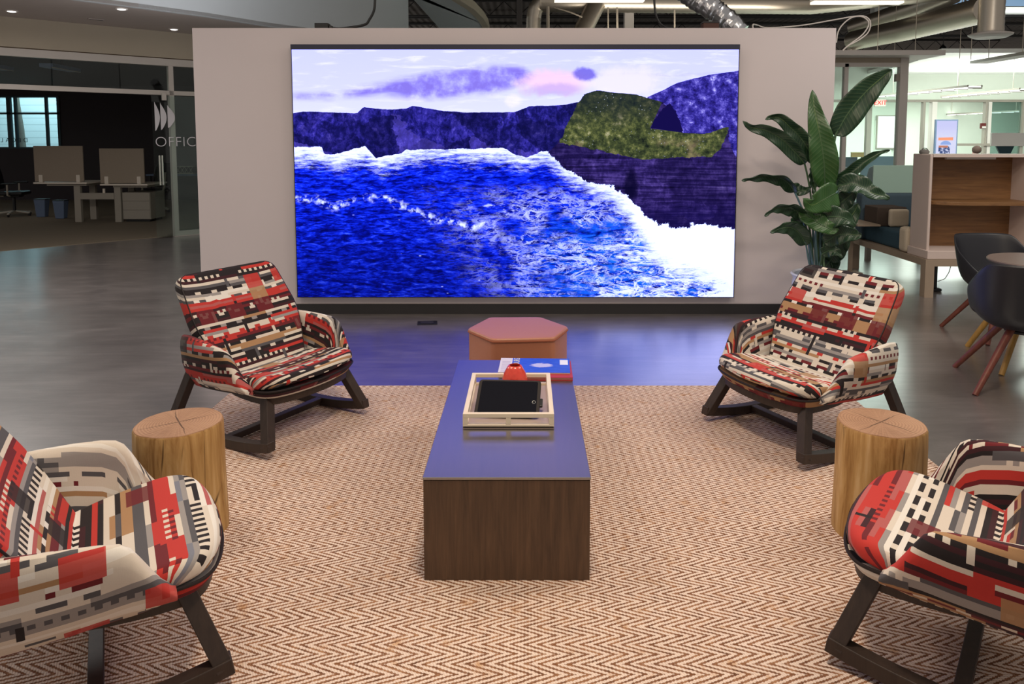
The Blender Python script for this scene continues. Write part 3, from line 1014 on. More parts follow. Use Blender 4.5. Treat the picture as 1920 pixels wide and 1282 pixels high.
mg = thing('magazine', 'blue covered magazine lying on red book at far end of table', 'magazine', (0.040, 3.70, TZ + 0.017), rz=math.radians(-2))
MB().box(-0.182, 0.182, -0.118, 0.118, 0.0, 0.005).build('pages', paint('page_block', (220, 214, 208), 0.7), mg)
MB().grid(lambda a, b: (-0.183 + 0.366 * a, -0.119 + 0.238 * b, 0.0055), 1, 1).build('cover', mat_cover(), mg)
text_obj('cover_lettering', 'OURS', 0.046, M_LETTER, frame_matrix((-0.095, 0.058, 0.0063), (0, 1, 0), (-1, 0, 0)), mg, 0.0002)
bk = thing('book', 'thin red book lying beneath the blue magazine', 'book', (0.055, 3.665, TZ), rz=math.radians(-1))
M_BOOKRED = paint('red_book_cloth', (170, 52, 48), 0.4)
MB().box(-0.172, 0.176, -0.140, 0.135, 0.0, 0.003).build('cover', M_BOOKRED, bk)
MB().box(-0.170, 0.172, -0.134, 0.130, 0.003, 0.013).build('pages', paint('book_pages', (228, 176, 156), 0.7), bk)
MB().box(-0.172, 0.176, -0.140, 0.135, 0.013, 0.016).build('cover', M_BOOKRED, bk)

# ------------------------------------------------------------------ hexagonal ottoman
M_OTTO = paint('terracotta_upholstery', (172, 112, 86), 0.42, 0.05, 90, bump=0.15, spec=0.6)
ot = thing('ottoman', 'terracotta hexagonal ottoman beyond the far end of the table', 'ottoman', (-0.055, 4.375, RZ))
hexp = [(-0.31, -0.03), (-0.145, -0.265), (0.215, -0.235), (0.312, 0.015), (0.145, 0.262), (-0.19, 0.255)]
M_ORIM = paint('terracotta_piping', (150, 84, 58), 0.7)
hp = rounded(hexp, 0.028, 4)
MB().prism([(x * 0.985, y * 0.985) for x, y in hp], 0.03, 0.415).build('side_cover', M_OTTO, ot, smooth=30)
mb = MB()
cushion(mb, hp, lambda a, b, d: (a, b, 0.415 + d), 0.03, 0.012, 0.006)
mb.build('top_cover', M_OTTO, ot, smooth=50, weld=True)
MB().tube([(x * 1.0, y * 1.0, 0.412) for x, y in hp], 0.004, 6, closed=True).build('piping', M_ORIM, ot, smooth=60)
MB().prism([(x * 0.93, y * 0.93) for x, y in hp], 0.0, 0.031).build('base', M_BLACK, ot)

# floor outlet near the partition
fo = thing('floor_outlet', 'small black floor outlet cover near the foot of partition', 'outlet', (-0.862, 6.17, 0.0), rz=0.12)
MB().prism([(-0.085, -0.06), (0.085, -0.06), (0.085, 0.06), (-0.085, 0.06)], 0.0, 0.006).build('plate', M_BLACK, fo, bevel=0.002)
MB().prism([(-0.055, -0.035), (0.055, -0.035), (0.055, 0.035), (-0.055, 0.035)], 0.006, 0.009).build('lid', M_BASE, fo)

# ------------------------------------------------------------------ log stools
def log(loc, label, ph, r=0.165, h=0.452, sx=1.0):
    t = thing('log_stool', label, 'stool', loc, group='tree stump side tables on the rug')
    wob = lambda a: 1 + 0.025 * math.sin(2 * a + ph) + 0.012 * math.sin(5 * a + 2 * ph) + 0.006 * math.sin(11 * a + ph)
    MB().lathe([(r * 1.03, 0.0), (r * 1.035, 0.03), (r * 1.02, 0.12), (r * 1.0, 0.25), (r * 0.995, 0.38), (r * 0.985, h - 0.012), (r * 0.965, h - 0.004)], 72, squash=wob).build('trunk', M_LOGSIDE, t, smooth=50)
    MB().lathe([(0.001, h - 0.001), (r * 0.5, h - 0.0008), (r * 0.955, h - 0.0014), (r * 0.967, h - 0.006)], 72, squash=wob).build('end_grain', M_LOGTOP, t, smooth=50)
    return t


log((-1.40, 2.835, RZ), 'round oak log stool between the two left armchairs', 0.4)
log((1.425, 2.835, RZ), 'round oak log stool between the two right armchairs', 1.7)
# ------------------------------------------------------------------ patterned rocking armchairs
M_PIPE = paint('dark_piping', (34, 26, 28), 0.6)
BACK_LO, BACK_HI = Vector((0, -0.02, 0.36)), Vector((0, -0.345, 0.845))     # front plane of the back, bottom and top


def armchair(label, x, y, yaw, fab, fab_arm=None):
    fab_arm = fab_arm or fab
    c = thing('rocking_armchair', label, 'chair', (x, y, RZ), math.radians(yaw), group='patterned rocking armchairs around the rug')
    # --- back: trapezoid pad, edges wrap forward a little
    ax = (BACK_HI - BACK_LO)
    bl = ax.length
    bd = ax.normalized()
    bn = Vector((1, 0, 0)).cross(bd).normalized()
    if bn.y < 0: bn = -bn

    def bf(a, b, d):
        p = BACK_LO + bd * b + bn * (d - 0.045)
        k = (a / 0.33) ** 2
        return (a, p.y + 0.030 * k * bn.y, p.z + 0.030 * k * bn.z)
    outl = rounded([(-0.25, -0.07), (0.25, -0.07), (0.325, 0.16), (0.345, 0.27), (0.318, bl), (-0.318, bl), (-0.345, 0.27), (-0.325, 0.16)],
                   [0.05, 0.05, 0.06, 0.10, 0.075, 0.075, 0.10, 0.06], 5)
    mb = MB()
    cushion(mb, outl, bf, 0.085, 0.030, 0.012, uvfn=lambda a, b, d: (a * 1.0, 0.58 - b + (0.04 - d) * (1.0 if b > 0.4 else 0)), c=(0, 0.27))
    mb.build('backrest', fab, c, smooth=60, weld=True)
    edge = [bf(a * 0.985, 0.27 + (b - 0.27) * 0.985, 0.030) for a, b in outl]
    MB().tube(edge, 0.0035, 6, closed=True).build('back_piping', M_PIPE, c, smooth=60)
    # --- seat cushion with a rounded front
    so = [(-0.25, -0.10), (0.25, -0.10), (0.305, 0.06), (0.322, 0.20), (0.320, 0.28)]
    fr = [(0.306, 0.330), (0.268, 0.364), (0.20, 0.390), (0.10, 0.408), (0.0, 0.413)]
    so = so + fr + [(-a, b) for a, b in fr[-2::-1]] + [(-0.320, 0.28), (-0.322, 0.20), (-0.305, 0.06)]
    so = rounded(so, 0.05, 3)

    def sf(a, b, d):
        tilt = 0.345 + 0.075 * min(1, max(0, (b + 0.1) / 0.5)) - (0.030 if d > 0 else 0) * (max(0, (b - 0.22)) / 0.22) ** 2
        dish = -0.012 * (1 - (a / 0.32) ** 2) if d > 0 else 0
        low = 0.336
        z = tilt + d - 0.055 + dish if d > 0 else max(low, tilt - 0.055) + d * 0.6
        return (a, b, z)
    mb = MB()
    cushion(mb, so, sf, 0.095, 0.034, 0.0, uvfn=lambda a, b, d: (a, 0.60 + b + (0.0475 - d) * (0.9 if b > 0.25 else 0.3)), c=(0, 0.17))
    mb.build('seat_cushion', fab, c, smooth=60, weld=True)
    MB().tube([(a * 1.003, b * 1.003, 0.319) for a, b in so], 0.0055, 6, closed=True).build('seat_piping', M_PIPE, c, smooth=60)
    # --- upholstered shell below the cushion
    mb = MB()
    cushion(mb, so, lambda a, b, d: (a * (1.0 if d > 0 else 0.955), b * (1.0 if d > 0 else 0.955), 0.297 + d), 0.040, 0.008, 0.0, uvfn=lambda a, b, d: (a + b * 0.4, 0.3 - d), c=(0, 0.17))
    mb.build('seat_shell', fab, c, smooth=60, weld=True)
    # --- low wrap-around arms
    for s in (-1, 1):
        st = [(-0.318, 0.300, 0.480), (-0.305, 0.328, 0.516), (-0.275, 0.352, 0.538), (-0.20, 0.368, 0.547), (-0.10, 0.388, 0.544), (0.0, 0.402, 0.538), (0.08, 0.408, 0.530), (0.125, 0.408, 0.520),
              (0.150, 0.407, 0.502), (0.172, 0.404, 0.468), (0.195, 0.398, 0.428), (0.220, 0.390, 0.386), (0.245, 0.381, 0.352), (0.258, 0.374, 0.335)]
        V, U, n = [], [], 0
        for (yy, xo, zt) in st:
            zb = 0.240 + 0.058 * (yy + 0.275) / 0.54
            xb = xo - 0.085 + 0.04 * max(0, (yy - 0.1) / 0.18)
            hh = zt - zb
            sec = [(xb, zb), (xb + (xo - xb) * 0.55, zb + hh * 0.20), (xb + (xo - xb) * 0.9, zb + hh * 0.50), (xo, zb + hh * 0.78), (xo - 0.002, zb + hh * 0.90),
                   (xo - 0.012, zt - 0.004), (xo - 0.026, zt), (xo - 0.042, zt - 0.005), (xo - 0.054, zb + hh * 0.88),
                   (xo - 0.058, zb + hh * 0.72), (xo - 0.066, zb + hh * 0.5), (xo - 0.085, zb + hh * 0.25), (xb - 0.02, zb)]
            n = len(sec)
            per = 0
            for k, (xx, zz) in enumerate(sec):
                if k: per += math.hypot(xx - sec[k - 1][0], zz - sec[k - 1][1])
                V.append((s * xx, yy, zz))
                U.append((yy + 0.25 * (s + 1), 0.9 + per + (0.25 if s > 0 else 0)))
        F = []
        for i in range(len(st) - 1):
            for k in range(n - 1):
                F.append((i * n + k, i * n + k + 1, (i + 1) * n + k + 1, (i + 1) * n + k))
            F.append((i * n + n - 1, i * n, (i + 1) * n, (i + 1) * n + n - 1))
        F.append(tuple(range(n)))
        F.append(tuple((len(st) - 1) * n + k for k in range(n)))
        MB().add(V, F, U).build('armrest', fab_arm, c, smooth=50)
    # --- dark wooden rocker base
    ap = [(a * 0.90, b * 0.93 + 0.004) for a, b in so]
    inn = [(a * 0.78, b * 0.80 + 0.02) for a, b in so]
    m = len(ap)
    v = [(a, b, 0.242) for a, b in ap] + [(a, b, 0.285) for a, b in ap] + [(a, b, 0.285) for a, b in inn] + [(a, b, 0.242) for a, b in inn]
    f = []
    for k in range(m):
        k2 = (k + 1) % m
        for r in range(4):
            r2 = (r + 1) % 4
            f.append((r * m + k, r * m + k2, r2 * m + k2, r2 * m + k))
    MB().add(v, f).build('seat_rail', M_ESPRESSO, c, smooth=40)
    FX, FY, RXx, RYy = 0.340, 0.375, 0.335, -0.375
    for s in (-1, 1):
        MB().bar((s * 0.262, 0.285, 0.278), (s * FX, FY, 0.052), 0.052, 0.050, (0, 1, 0)).build('leg', M_ESPRESSO, c, bevel=0.003)
        MB().bar((s * 0.300, -0.255, 0.33), (s * RXx, RYy, 0.060), 0.046, 0.050, (0, 1, 0)).build('leg', M_ESPRESSO, c, bevel=0.003)
        path = []
        for i in range(17):
            t = i / 16
            yy = FY + 0.022 + (RYy - 0.02 - FY - 0.022) * t
            q = (yy - 0.0) / 0.40
            path.append((s * (FX + (RXx - FX) * t), yy, 0.024 + 0.042 * q * q))
        sec = [(-0.024, -0.024), (0.024, -0.024), (0.024, 0.024), (-0.024, 0.024)]
        MB().sweep(path, sec, None).build('runner', M_ESPRESSO, c, bevel=0.003)
    MB().bar((-0.325, 0.05, 0.030), (0.325, 0.05, 0.030), 0.042, 0.034).build('stretcher', M_ESPRESSO, c, bevel=0.003)
    return c


armchair('rocking armchair in dark red and black block fabric at far left of rug', -1.439, 3.966, -119.9, mat_fabric('woven_blocks_dark_red', FAB_DARK, 0.03, 0.02))
armchair('rocking armchair in cream and red block fabric before the potted plant', 1.505, 3.838, 117.1, mat_fabric('woven_blocks_cream_red', FAB_CREAM, 0.21, 0.0))
armchair('nearest left rocking armchair in mostly ivory block fabric beside log stool', -1.374, 2.099, -59.9, mat_fabric('woven_blocks_ivory', SEAT_IVORY, 0.5, -0.5, pill_t=0.9, blk_t=0.92), mat_fabric('woven_blocks_ivory_arms', ARMS_IVORY, 0.5, 0.05, pill_t=0.93, blk_t=0.80, reds=True))
armchair('nearest right rocking armchair in mixed cream red and brown block fabric', 1.439, 2.124, 52.6, mat_fabric('woven_blocks_mixed', SEAT_MIXED, 0.37, -0.5, pill_t=0.86, blk_t=0.92), mat_fabric('woven_blocks_mixed_arms', ARMS_MIXED, 0.37, 0.1, pill_t=0.88, blk_t=0.92))
# ------------------------------------------------------------------ left: glass office front and soffit
G0 = Vector((-7.411, 10.105, 0)); GD = Vector((0.7247, 0.6890, 0)).normalized(); GN = Vector((GD.y, -GD.x, 0))   # GN points to the lobby
SZ = 3.27


def gp(s, off=0.0, z=0.0):
    p = G0 + GD * s + GN * off
    return Vector((p.x, p.y, z))


def gs(px):
    """distance along the glass front at which the sight line through column px meets it"""
    r = ray(px, 300)
    k = (G0.x * GD.y - G0.y * GD.x) / (r.x * GD.y - r.y * GD.x)
    return (Vector((r.x * k, r.y * k, 0)) - G0).dot(GD)


def gbox(mb, s0, s1, z0, z1, t0, t1):
    a, b, c, d = gp(s0, t0), gp(s1, t0), gp(s1, t1), gp(s0, t1)
    return mb.prism([(a.x, a.y), (b.x, b.y), (c.x, c.y), (d.x, d.y)], z0, z1)


S_L, S_R = -3.0, 4.6
s_mul, s_door = gs(325), 2.03
struct(gbox(MB(), S_L, S_R, 2.86, SZ + 0.02, -0.08, 0.06).build('wall_left', M_TAN), 'tan bulkhead above the glass office front')
gf = struct(gbox(MB(), S_L, S_R, 2.735, 2.845, -0.06, 0.06).build('window_1', M_ALU), 'white framed glass front of the dark office')
gbox(MB(), S_L, S_R, 2.845, 2.86, -0.05, 0.03).build('head_strip', paint('brown_head_strip', (104, 84, 66), 0.7), gf)  # thin brown strip between frame head and bulkhead
gbox(MB(), S_L, S_R, 2.275, 2.345, -0.05, 0.05).build('transom_rail', M_ALU, gf)
gbox(MB(), s_mul - 0.035, s_mul + 0.035, 0.0, 2.74, -0.05, 0.05).build('mullion', M_ALU, gf)
gbox(MB(), S_L, S_L + 0.07, 0.0, 2.74, -0.05, 0.05).build('mullion', M_ALU, gf)
gbox(MB(), S_R - 0.07, S_R, 0.0, 2.74, -0.05, 0.05).build('mullion', M_ALU, gf)
gbox(MB(), s_mul + 0.035, S_R - 0.07, 0.0, 0.09, -0.05, 0.05).build('bottom_rail', M_ALU, gf)
for s0, s1, z0, z1 in ((S_L + 0.07, s_mul - 0.035, 2.345, 2.735), (s_mul + 0.035, S_R - 0.07, 2.345, 2.735), (s_mul + 0.035, S_R - 0.07, 0.09, 2.275)):
    gbox(MB(), s0, s1, z0, z1, -0.006, 0.006).build('pane', M_GLASS, gf)
# sliding door leaf hung in front of the mullion
dr = struct(gbox(MB(), s_door, s_door + 1.15, 0.02, 2.26, 0.075, 0.087).build('door_1', M_GLASS_G), 'sliding glass door with logo and lettering')
gbox(MB(), s_door + 0.155, s_door + 0.22, 2.19, 2.30, 0.06, 0.10).build('hanger_clamp', M_ALU, dr)
hs = 2.125
for off in (-0.018, 0.022):
    MB().tube([gp(hs + off, 0.11, 0.85), gp(hs + off, 0.11, 1.32)], 0.013, 10).build('pull_handle', M_CHROME, dr, smooth=50)
# logo of three sails and lettering, white vinyl on the leaf
s0 = 2.068
zc = 1.925
lg = MB()
for (a, h, w_, cut) in ((0.0, 0.240, 0.075, 0.0), (0.085, 0.225, 0.090, 0.0), (0.190, 0.190, 0.110, 0.0)):
    pts_ = [(a, zc - h + 0.02)] + [(a + w_ * math.sin(PI * k / 12), zc - h + 2 * h * (k / 12) * 0.98) for k in range(1, 12)] + [(a, zc + h)]
    m3 = MB()
    v = [gp(s0 + x, 0.0885, z) for x, z in pts_] + [gp(s0 + x, 0.0905, z) for x, z in pts_]
    n = len(pts_)
    m3.add(v, [tuple(range(n)), tuple(range(2 * n - 1, n - 1, -1))] + [(i, (i + 1) % n, n + (i + 1) % n, n + i) for i in range(n)])
    m3.build('logo_sail', M_LETTER, dr)
M = frame_matrix(gp(2.052, 0.090, 1.527), GD, (0, 0, 1))
text_obj('door_lettering', 'OFFICE', 0.226, M_LETTER, M, dr, 0.001, 1.04, 'LEFT', -0.0045)

# soffit above the lobby edge and the pale curved ceiling beyond it
edge = [on(-260, -60, SZ), on(20, -19, SZ), on(150, 0, SZ), on(260, 14, SZ), on(390, 31, SZ), on(497, 48, SZ)]
edge = [(p.x, p.y) for p in edge]
d_ = Vector((edge[-1][0] - edge[-2][0], edge[-1][1] - edge[-2][1])).normalized()
edge += [(edge[-1][0] + d_.x * 1.6 + 0.3, edge[-1][1] + d_.y * 1.6), (edge[-1][0] + 1.6, edge[-1][1] + 3.4)]
back = [gp(S_R, 0.0), gp(S_L - 2, 0.0)]
poly = edge + [(p.x, p.y) for p in back]
struct(MB().prism(poly, SZ, SZ + 0.05).build('ceiling', M_SOFFIT), 'low soffit with recessed lights before the glass office')
CZ = 4.4
fv = [(x, y, z) for z in (SZ - 0.002, CZ) for x, y in edge]
n = len(edge)
fm = MB().add(fv + [(x - 0.06, y + 0.06, z) for x, y, z in fv], [(i, i + 1, n + i + 1, n + i) for i in range(n - 1)] + [(2 * n + i, 3 * n + i, 3 * n + i + 1, 2 * n + i + 1) for i in range(n - 1)] + [(i, 2 * n + i, 2 * n + i + 1, i + 1) for i in range(n - 1)])
struct(fm.build('trim_1', M_FASCIA, smooth=60), 'pale curved fascia rising from the soffit')
rim = [on(px, py, CZ) for px, py in ((815, -30), (838, -14), (860, 0), (885, 16), (902, 33), (911, 47), (914, 60))]
rim = [(p.x, p.y) for p in rim]
poly = edge + [(-2.2, 22.0), (rim[-1][0] - 0.2, 21.5)] + rim[::-1] + [(rim[0][0] - 1.5, rim[0][1] - 1.5), (-4.0, 9.0)]
struct(MB().prism(poly, CZ, CZ + 0.04).build('ceiling', M_FASCIA), 'pale upper ceiling with a curved edge')
rp = [(x, y, CZ + 0.06) for x, y in rim] + [(rim[-1][0] - 0.2, 21.5, CZ + 0.06)]
struct(MB().sweep(rp, [(-0.10, -0.09), (0.06, -0.09), (0.06, 0.09), (-0.10, 0.09)]).build('trim_2', M_TAN, smooth=60), 'tan rounded lip of the pale upper ceiling')
for i, (px, py) in enumerate(((22, 20), (228, 16), (326, 54))):
    p = on(px, py, SZ)
    t = thing('recessed_light', ('round recessed light at the far left of the low soffit', 'round recessed light near the outer edge of the low soffit', 'round recessed light of the low soffit nearest the partition')[i], 'light', (p.x, p.y, SZ), group='recessed soffit lights')
    MB().lathe([(0.052, -0.012), (0.072, -0.012), (0.075, 0.0), (0.05, 0.0)], 24).build('trim_ring', M_WHITE, t, smooth=40)
    MB().lathe([(0.001, -0.022), (0.03, -0.021), (0.052, -0.013), (0.001, -0.008)], 24).build('lamp', M_SPOT, t)
p = on(180, 36, SZ)
t = thing('air_vent', 'small dark slot vent in the low soffit', 'vent', (p.x, p.y, SZ), math.radians(43))
MB().box(-0.10, 0.10, -0.03, 0.03, -0.010, 0.0).build('frame', M_SOFFIT, t)
MB().box(-0.085, 0.085, -0.012, 0.012, -0.013, -0.009).build('slot', M_BLACK, t)

# dark office room behind the glass
Lc = [gp(S_L, -0.06), gp(S_R, -0.06), Vector((-2.6, 19.0, 0)), Vector((-20, 19.0, 0))]
cp = [(p.x, p.y) for p in Lc]
struct(MB().prism(cp, 0.0, 0.006).build('floor', paint('brown_grey_office_carpet', (118, 106, 90), 0.95, 0.12, 40, bump=0.3)), 'brown grey carpet of the dark office')
struct(MB().prism([(x, y) for x, y in cp], 2.92, 2.97).build('ceiling', M_DARK), 'dark ceiling of the office')
p1, p2 = Lc[1], Lc[2]
struct(MB().prism([(p1.x, p1.y), (p1.x + 0.1, p1.y), (p2.x + 0.1, p2.y), (p2.x, p2.y)], 0, 2.95).build('wall_right', M_DARK), 'dark side wall of the office')
BW = 18.6
wx0, wx1, wz0, wz1 = -15.2, at(113, 230, BW).x, 1.36, 2.62
bw = MB()
bw.box(-20, wx0, BW, BW + 0.15, 0, 2.95).box(wx1, -2.5, BW, BW + 0.15, 0, 2.95)
struct(bw.build('wall_left', M_DARK), 'dark back wall of the office')
struct(MB().box(wx0, wx1, BW, BW + 0.15, 0, wz0).build('wall_left', M_DARK), 'dark wall under the office window')
struct(MB().box(wx0, wx1, BW, BW + 0.15, wz1, 2.95).build('wall_left', M_DARK), 'dark wall over the office window')
wn = struct(MB().box(wx0, wx1, BW - 0.02, BW + 0.05, wz0 - 0.04, wz0).build('window_2', M_TEALFRAME), 'office window with dark teal bars and daylight outside')
MB().box(wx0, wx1, BW - 0.02, BW + 0.05, wz1, wz1 + 0.04).build('head', M_TEALFRAME, wn)
for px, w_ in ((18, 0.10), (30, 0.05), (88, 0.055), (111, 0.07), (-40, 0.06)):
    x = at(px, 230, BW).x
    MB().box(x - w_ / 2, x + w_ / 2, BW - 0.02, BW + 0.05, wz0, wz1).build('bar', M_TEALFRAME, wn)
zb = at(60, 213, BW).z
MB().box(wx0, wx1, BW - 0.02, BW + 0.05, zb - 0.02, zb + 0.03).build('bar', M_TEALFRAME, wn)
MB().box(wx0, wx1, BW + 0.02, BW + 0.028, wz0, wz1).build('pane', glassm('window_glass', (0.82, 0.95, 0.97)), wn)
M = frame_matrix((at(28, 264, BW).x, BW - 0.028, at(28, 263, BW).z), (-1, 0, 0), (0, 0, 1))
text_obj('window_lettering', 'DECAL', 0.155, M_TEALFRAME, M, wn, 0.001, 1.7)


def mat_siding():
    t = NT('pale_siding_outside')
    s = t.sep(t.coord())
    ln = t.step(t.m_('ABSOLUTE', t.sub(t.frac(t.mul(s[2], 5.0)), 0.5)), 0.40, 0.48)
    return t.surf(t.mix(t.mul(ln, 0.4), s2l((190, 210, 214)), s2l((120, 140, 146))), 0.8)


struct(MB().box(-22, -8, 22.5, 22.7, 0, 4.2).build('wall_back', mat_siding()), 'pale siding of the building outside the window')
area('daylight_outside_window', (-14.2, 20.6, 4.6), 4.0, 300, (0.85, 0.96, 1.0), rot=(math.radians(48), 0, 0), size_y=1.5)
tt = MB()
a_, b_ = at(33, 195, 20.6), at(44, 290, 20.6)
tt.tube([(a_.x - 0.08, 20.6, 3.6), a_, (a_ + b_) / 2 + Vector((0.02, 0, 0)), b_, (b_.x + 0.05, 20.6, 0)], [0.05, 0.06, 0.075, 0.09, 0.12], 10)
tag(tt.build('tree_trunk', paint('grey_bark', (128, 132, 124), 0.9, 0.2, 20), smooth=60), 'thin grey tree trunk outside the office window', 'tree')


# ---- desks
def bench_desk(label, x0, x1, Y, zt=0.75, leg_px=None, ped=False, scr=None):
    t = thing('office_desk', label, 'desk', (x0, Y, 0.006), group='desks in the dark office')
    w_ = x1 - x0
    MB().box(0, w_, 0, 0.75, zt - 0.03, zt).build('desk_top', M_DESKTOP, t, bevel=0.004)
    MB().box(0.2, w_ - 0.05, 0.08, 0.65, zt - 0.07, zt - 0.031).build('frame', M_DESKLEG, t)
    lx = leg_px - x0
    MB().box(lx - 0.06, lx + 0.06, 0.10, 0.17, 0, zt - 0.07).build('leg', M_DESKLEG, t, bevel=0.004)
    MB().box(lx - 0.06, lx + 0.06, 0.58, 0.65, 0, zt - 0.07).build('leg', M_DESKLEG, t, bevel=0.004)
    if scr:
        sc = MB().box(scr[0] - x0, scr[1] - x0, 0.02, 0.05, zt + 0.015, scr[2]).build('privacy_screen', M_SCREENFAB, t, bevel=0.006)
        for cx_ in (scr[0] - x0 + 0.12, scr[1] - x0 - 0.10):
            MB().box(cx_ - 0.035, cx_ + 0.035, 0.0, 0.07, zt, zt + 0.14).build('clamp', M_DESKTOP, t, bevel=0.008)
    return t


DY = 13.55
X = lambda px, y=DY: at(px, 340, y).x
bench_desk('pale desk with grey screen, left one behind the glass office', X(62), X(162), DY, 0.76, X(137), scr=(X(64), X(156), at(110, 274, DY).z))
bench_desk('pale desk with grey screen and pedestal nearest the glass door', X(187), X(276), DY, 0.73, X(213), scr=(X(187), X(270), at(110, 279, DY).z))
t = thing('cable_beam', 'grey cross beam joining the two pale desks', 'beam', (X(143), DY + 0.12, 0.44))
MB().box(0, X(207) - X(143), -0.03, 0.03, 0, 0.12).build('beam', M_DESKLEG, t)
MB().box(0.42, 0.46, -0.01, 0.01, 0.12, 0.2).build('bracket', M_DESKTOP, t)
t = thing('drawer_pedestal', 'grey drawer pedestal beneath the desk nearest the glass door', 'cabinet', (X(220), DY + 0.14, 0.006))
pw = X(273) - X(220)
MB().box(0, pw, 0, 0.55, 0.05, 0.56).build('body', M_DESKLEG, t, bevel=0.004)
for z0, z1 in ((0.06, 0.22), (0.23, 0.39), (0.40, 0.555)):
    d = MB().box(0.008, pw - 0.008, -0.012, 0.0, z0, z1).build('drawer', M_DESKLEG, t, bevel=0.002)
MB().box(0.04, pw - 0.04, 0.04, 0.5, 0.0, 0.05).build('plinth', M_BLACK, t)
for i, (px0, px1, y0, y1, Y) in enumerate(((68, 90, 360, 392, 14.6), (104, 125, 368, 396, 14.3))):
    p = at((px0 + px1) / 2, y1, Y)
    t = thing('waste_bin', ('blue grey waste bin under the left desk, further left', 'blue grey waste bin under the left desk beside its leg')[i], 'bin', (p.x, Y, 0.006), group='office waste bins')
    MB().add([(sx * w_, sy * w_ * 0.7, z) for z, w_ in ((0, 0.085), (0.36, 0.115)) for sx, sy in ((-1, -1), (1, -1), (1, 1), (-1, 1))], [(3, 2, 1, 0), (0, 1, 5, 4), (1, 2, 6, 5), (2, 3, 7, 6), (3, 0, 4, 7), (4, 5, 6, 7)]).build('body', M_BINBLUE, t, bevel=0.01)
    MB().box(-0.12, 0.12, -0.085, 0.085, 0.35, 0.365).build('rim', M_BLACK, t)


def task_chair(label, loc, rz, frame, fab, group):
    t = thing('office_chair', label, 'chair', loc, rz, group)
    for k in range(5):
        a = 2 * PI * k / 5
        q = Vector((math.cos(a), math.sin(a), 0))
        lg_ = MB().bar(q * 0.03 + Vector((0, 0, 0.10)), q * 0.32 + Vector((0, 0, 0.065)), 0.045, 0.03).build('base_leg', frame, t, bevel=0.006)
        MB().tube([q * 0.31 + Vector((0.012 * -q.y, 0.012 * q.x, 0.028)), q * 0.31 + Vector((-0.012 * -q.y, -0.012 * q.x, 0.028))], 0.028, 12).build('caster', M_BLACK, lg_)
    MB().tube([(0, 0, 0.09), (0, 0, 0.40)], 0.028, 12).build('column', M_BLACK, t, smooth=50)
    MB().box(-0.12, 0.12, -0.14, 0.14, 0.385, 0.43).build('mechanism', M_BLACK, t, bevel=0.01)
    mb = MB()
    o = rounded([(-0.24, -0.23), (0.24, -0.23), (0.25, 0.25), (-0.25, 0.25)], 0.08)
    cushion(mb, o, lambda a, b, d: (a, b, 0.465 + d), 0.07, 0.03, 0.01)
    mb.build('seat', fab, t, smooth=60, weld=True)
    mb = MB()
    o = rounded([(-0.22, 0.0), (0.22, 0.0), (0.24, 0.30), (0.20, 0.52), (-0.20, 0.52), (-0.24, 0.30)], 0.07)
    cushion(mb, o, lambda a, b, d: (a, -0.25 - 0.10 * (b / 0.52) + 0.25 * a * a * 1.6 + d, 0.55 + b), 0.035, 0.015, 0.0)
    mb.build('backrest', fab, t, smooth=60, weld=True)
    MB().tube([(0, -0.05, 0.40), (0, -0.24, 0.42), (0, -0.30, 0.56), (0, -0.34, 0.86)], 0.022, 8).build('back_spine', frame, t, smooth=60)
    for s in (-1, 1):
        MB().tube([(s * 0.2, 0.0, 0.42), (s * 0.29, 0.0, 0.44), (s * 0.29, 0.0, 0.66)], 0.018, 8).build('arm_post', frame, t, smooth=60)
        MB().box(s * 0.29 - 0.04, s * 0.29 + 0.04, -0.10, 0.16, 0.655, 0.685).build('arm_pad', M_BLACK, t, bevel=0.01)
    return t


p = on(28, 405)
task_chair('pale framed office chair at the left edge inside the dark office', (p.x, p.y, 0.006), math.radians(-75), M_GREYPLASTIC, M_BLACK, 'task chairs in the dark office')
p = on(290, 398)
task_chair('pale framed office chair seen through the sliding glass door', (p.x, p.y, 0.006), math.radians(70), M_GREYPLASTIC, M_BLACK, 'task chairs in the dark office')
# dark table further inside, behind the side light
t = thing('office_table', 'dark table far inside the office behind the glass sidelight', 'table', (at(347, 330, 17.2).x, 17.2, 0.006))
MB().box(-0.75, 0.75, -0.35, 0.35, 0.71, 0.745).build('table_top', M_BINBLUE, t, bevel=0.004)
for sx in (-1, 1):
    for sy in (-1, 1):
        MB().box(sx * 0.68 - 0.025, sx * 0.68 + 0.025, sy * 0.3 - 0.025, sy * 0.3 + 0.025, 0, 0.71).build('leg', M_BLACK, t)
t = thing('wire_basket', 'small open wire lattice basket standing on the dark office table', 'basket', (at(350, 330, 17.1).x, 17.1, 0.752))
for k in range(4):
    a0 = -0.2 + 0.1 * k
    MB().tube([(a0, -0.1, 0.005), (a0 + 0.1, -0.1, 0.17)], 0.006, 6).build('wire', M_GREYPLASTIC, t)
    MB().tube([(a0 + 0.1, -0.1, 0.005), (a0, -0.1, 0.17)], 0.006, 6).build('wire', M_GREYPLASTIC, t)
for z in (0.005, 0.17):
    MB().tube([(-0.2, -0.1, z), (0.2, -0.1, z), (0.2, 0.1, z), (-0.2, 0.1, z)], 0.007, 6, closed=True).build('rim', M_GREYPLASTIC, t)
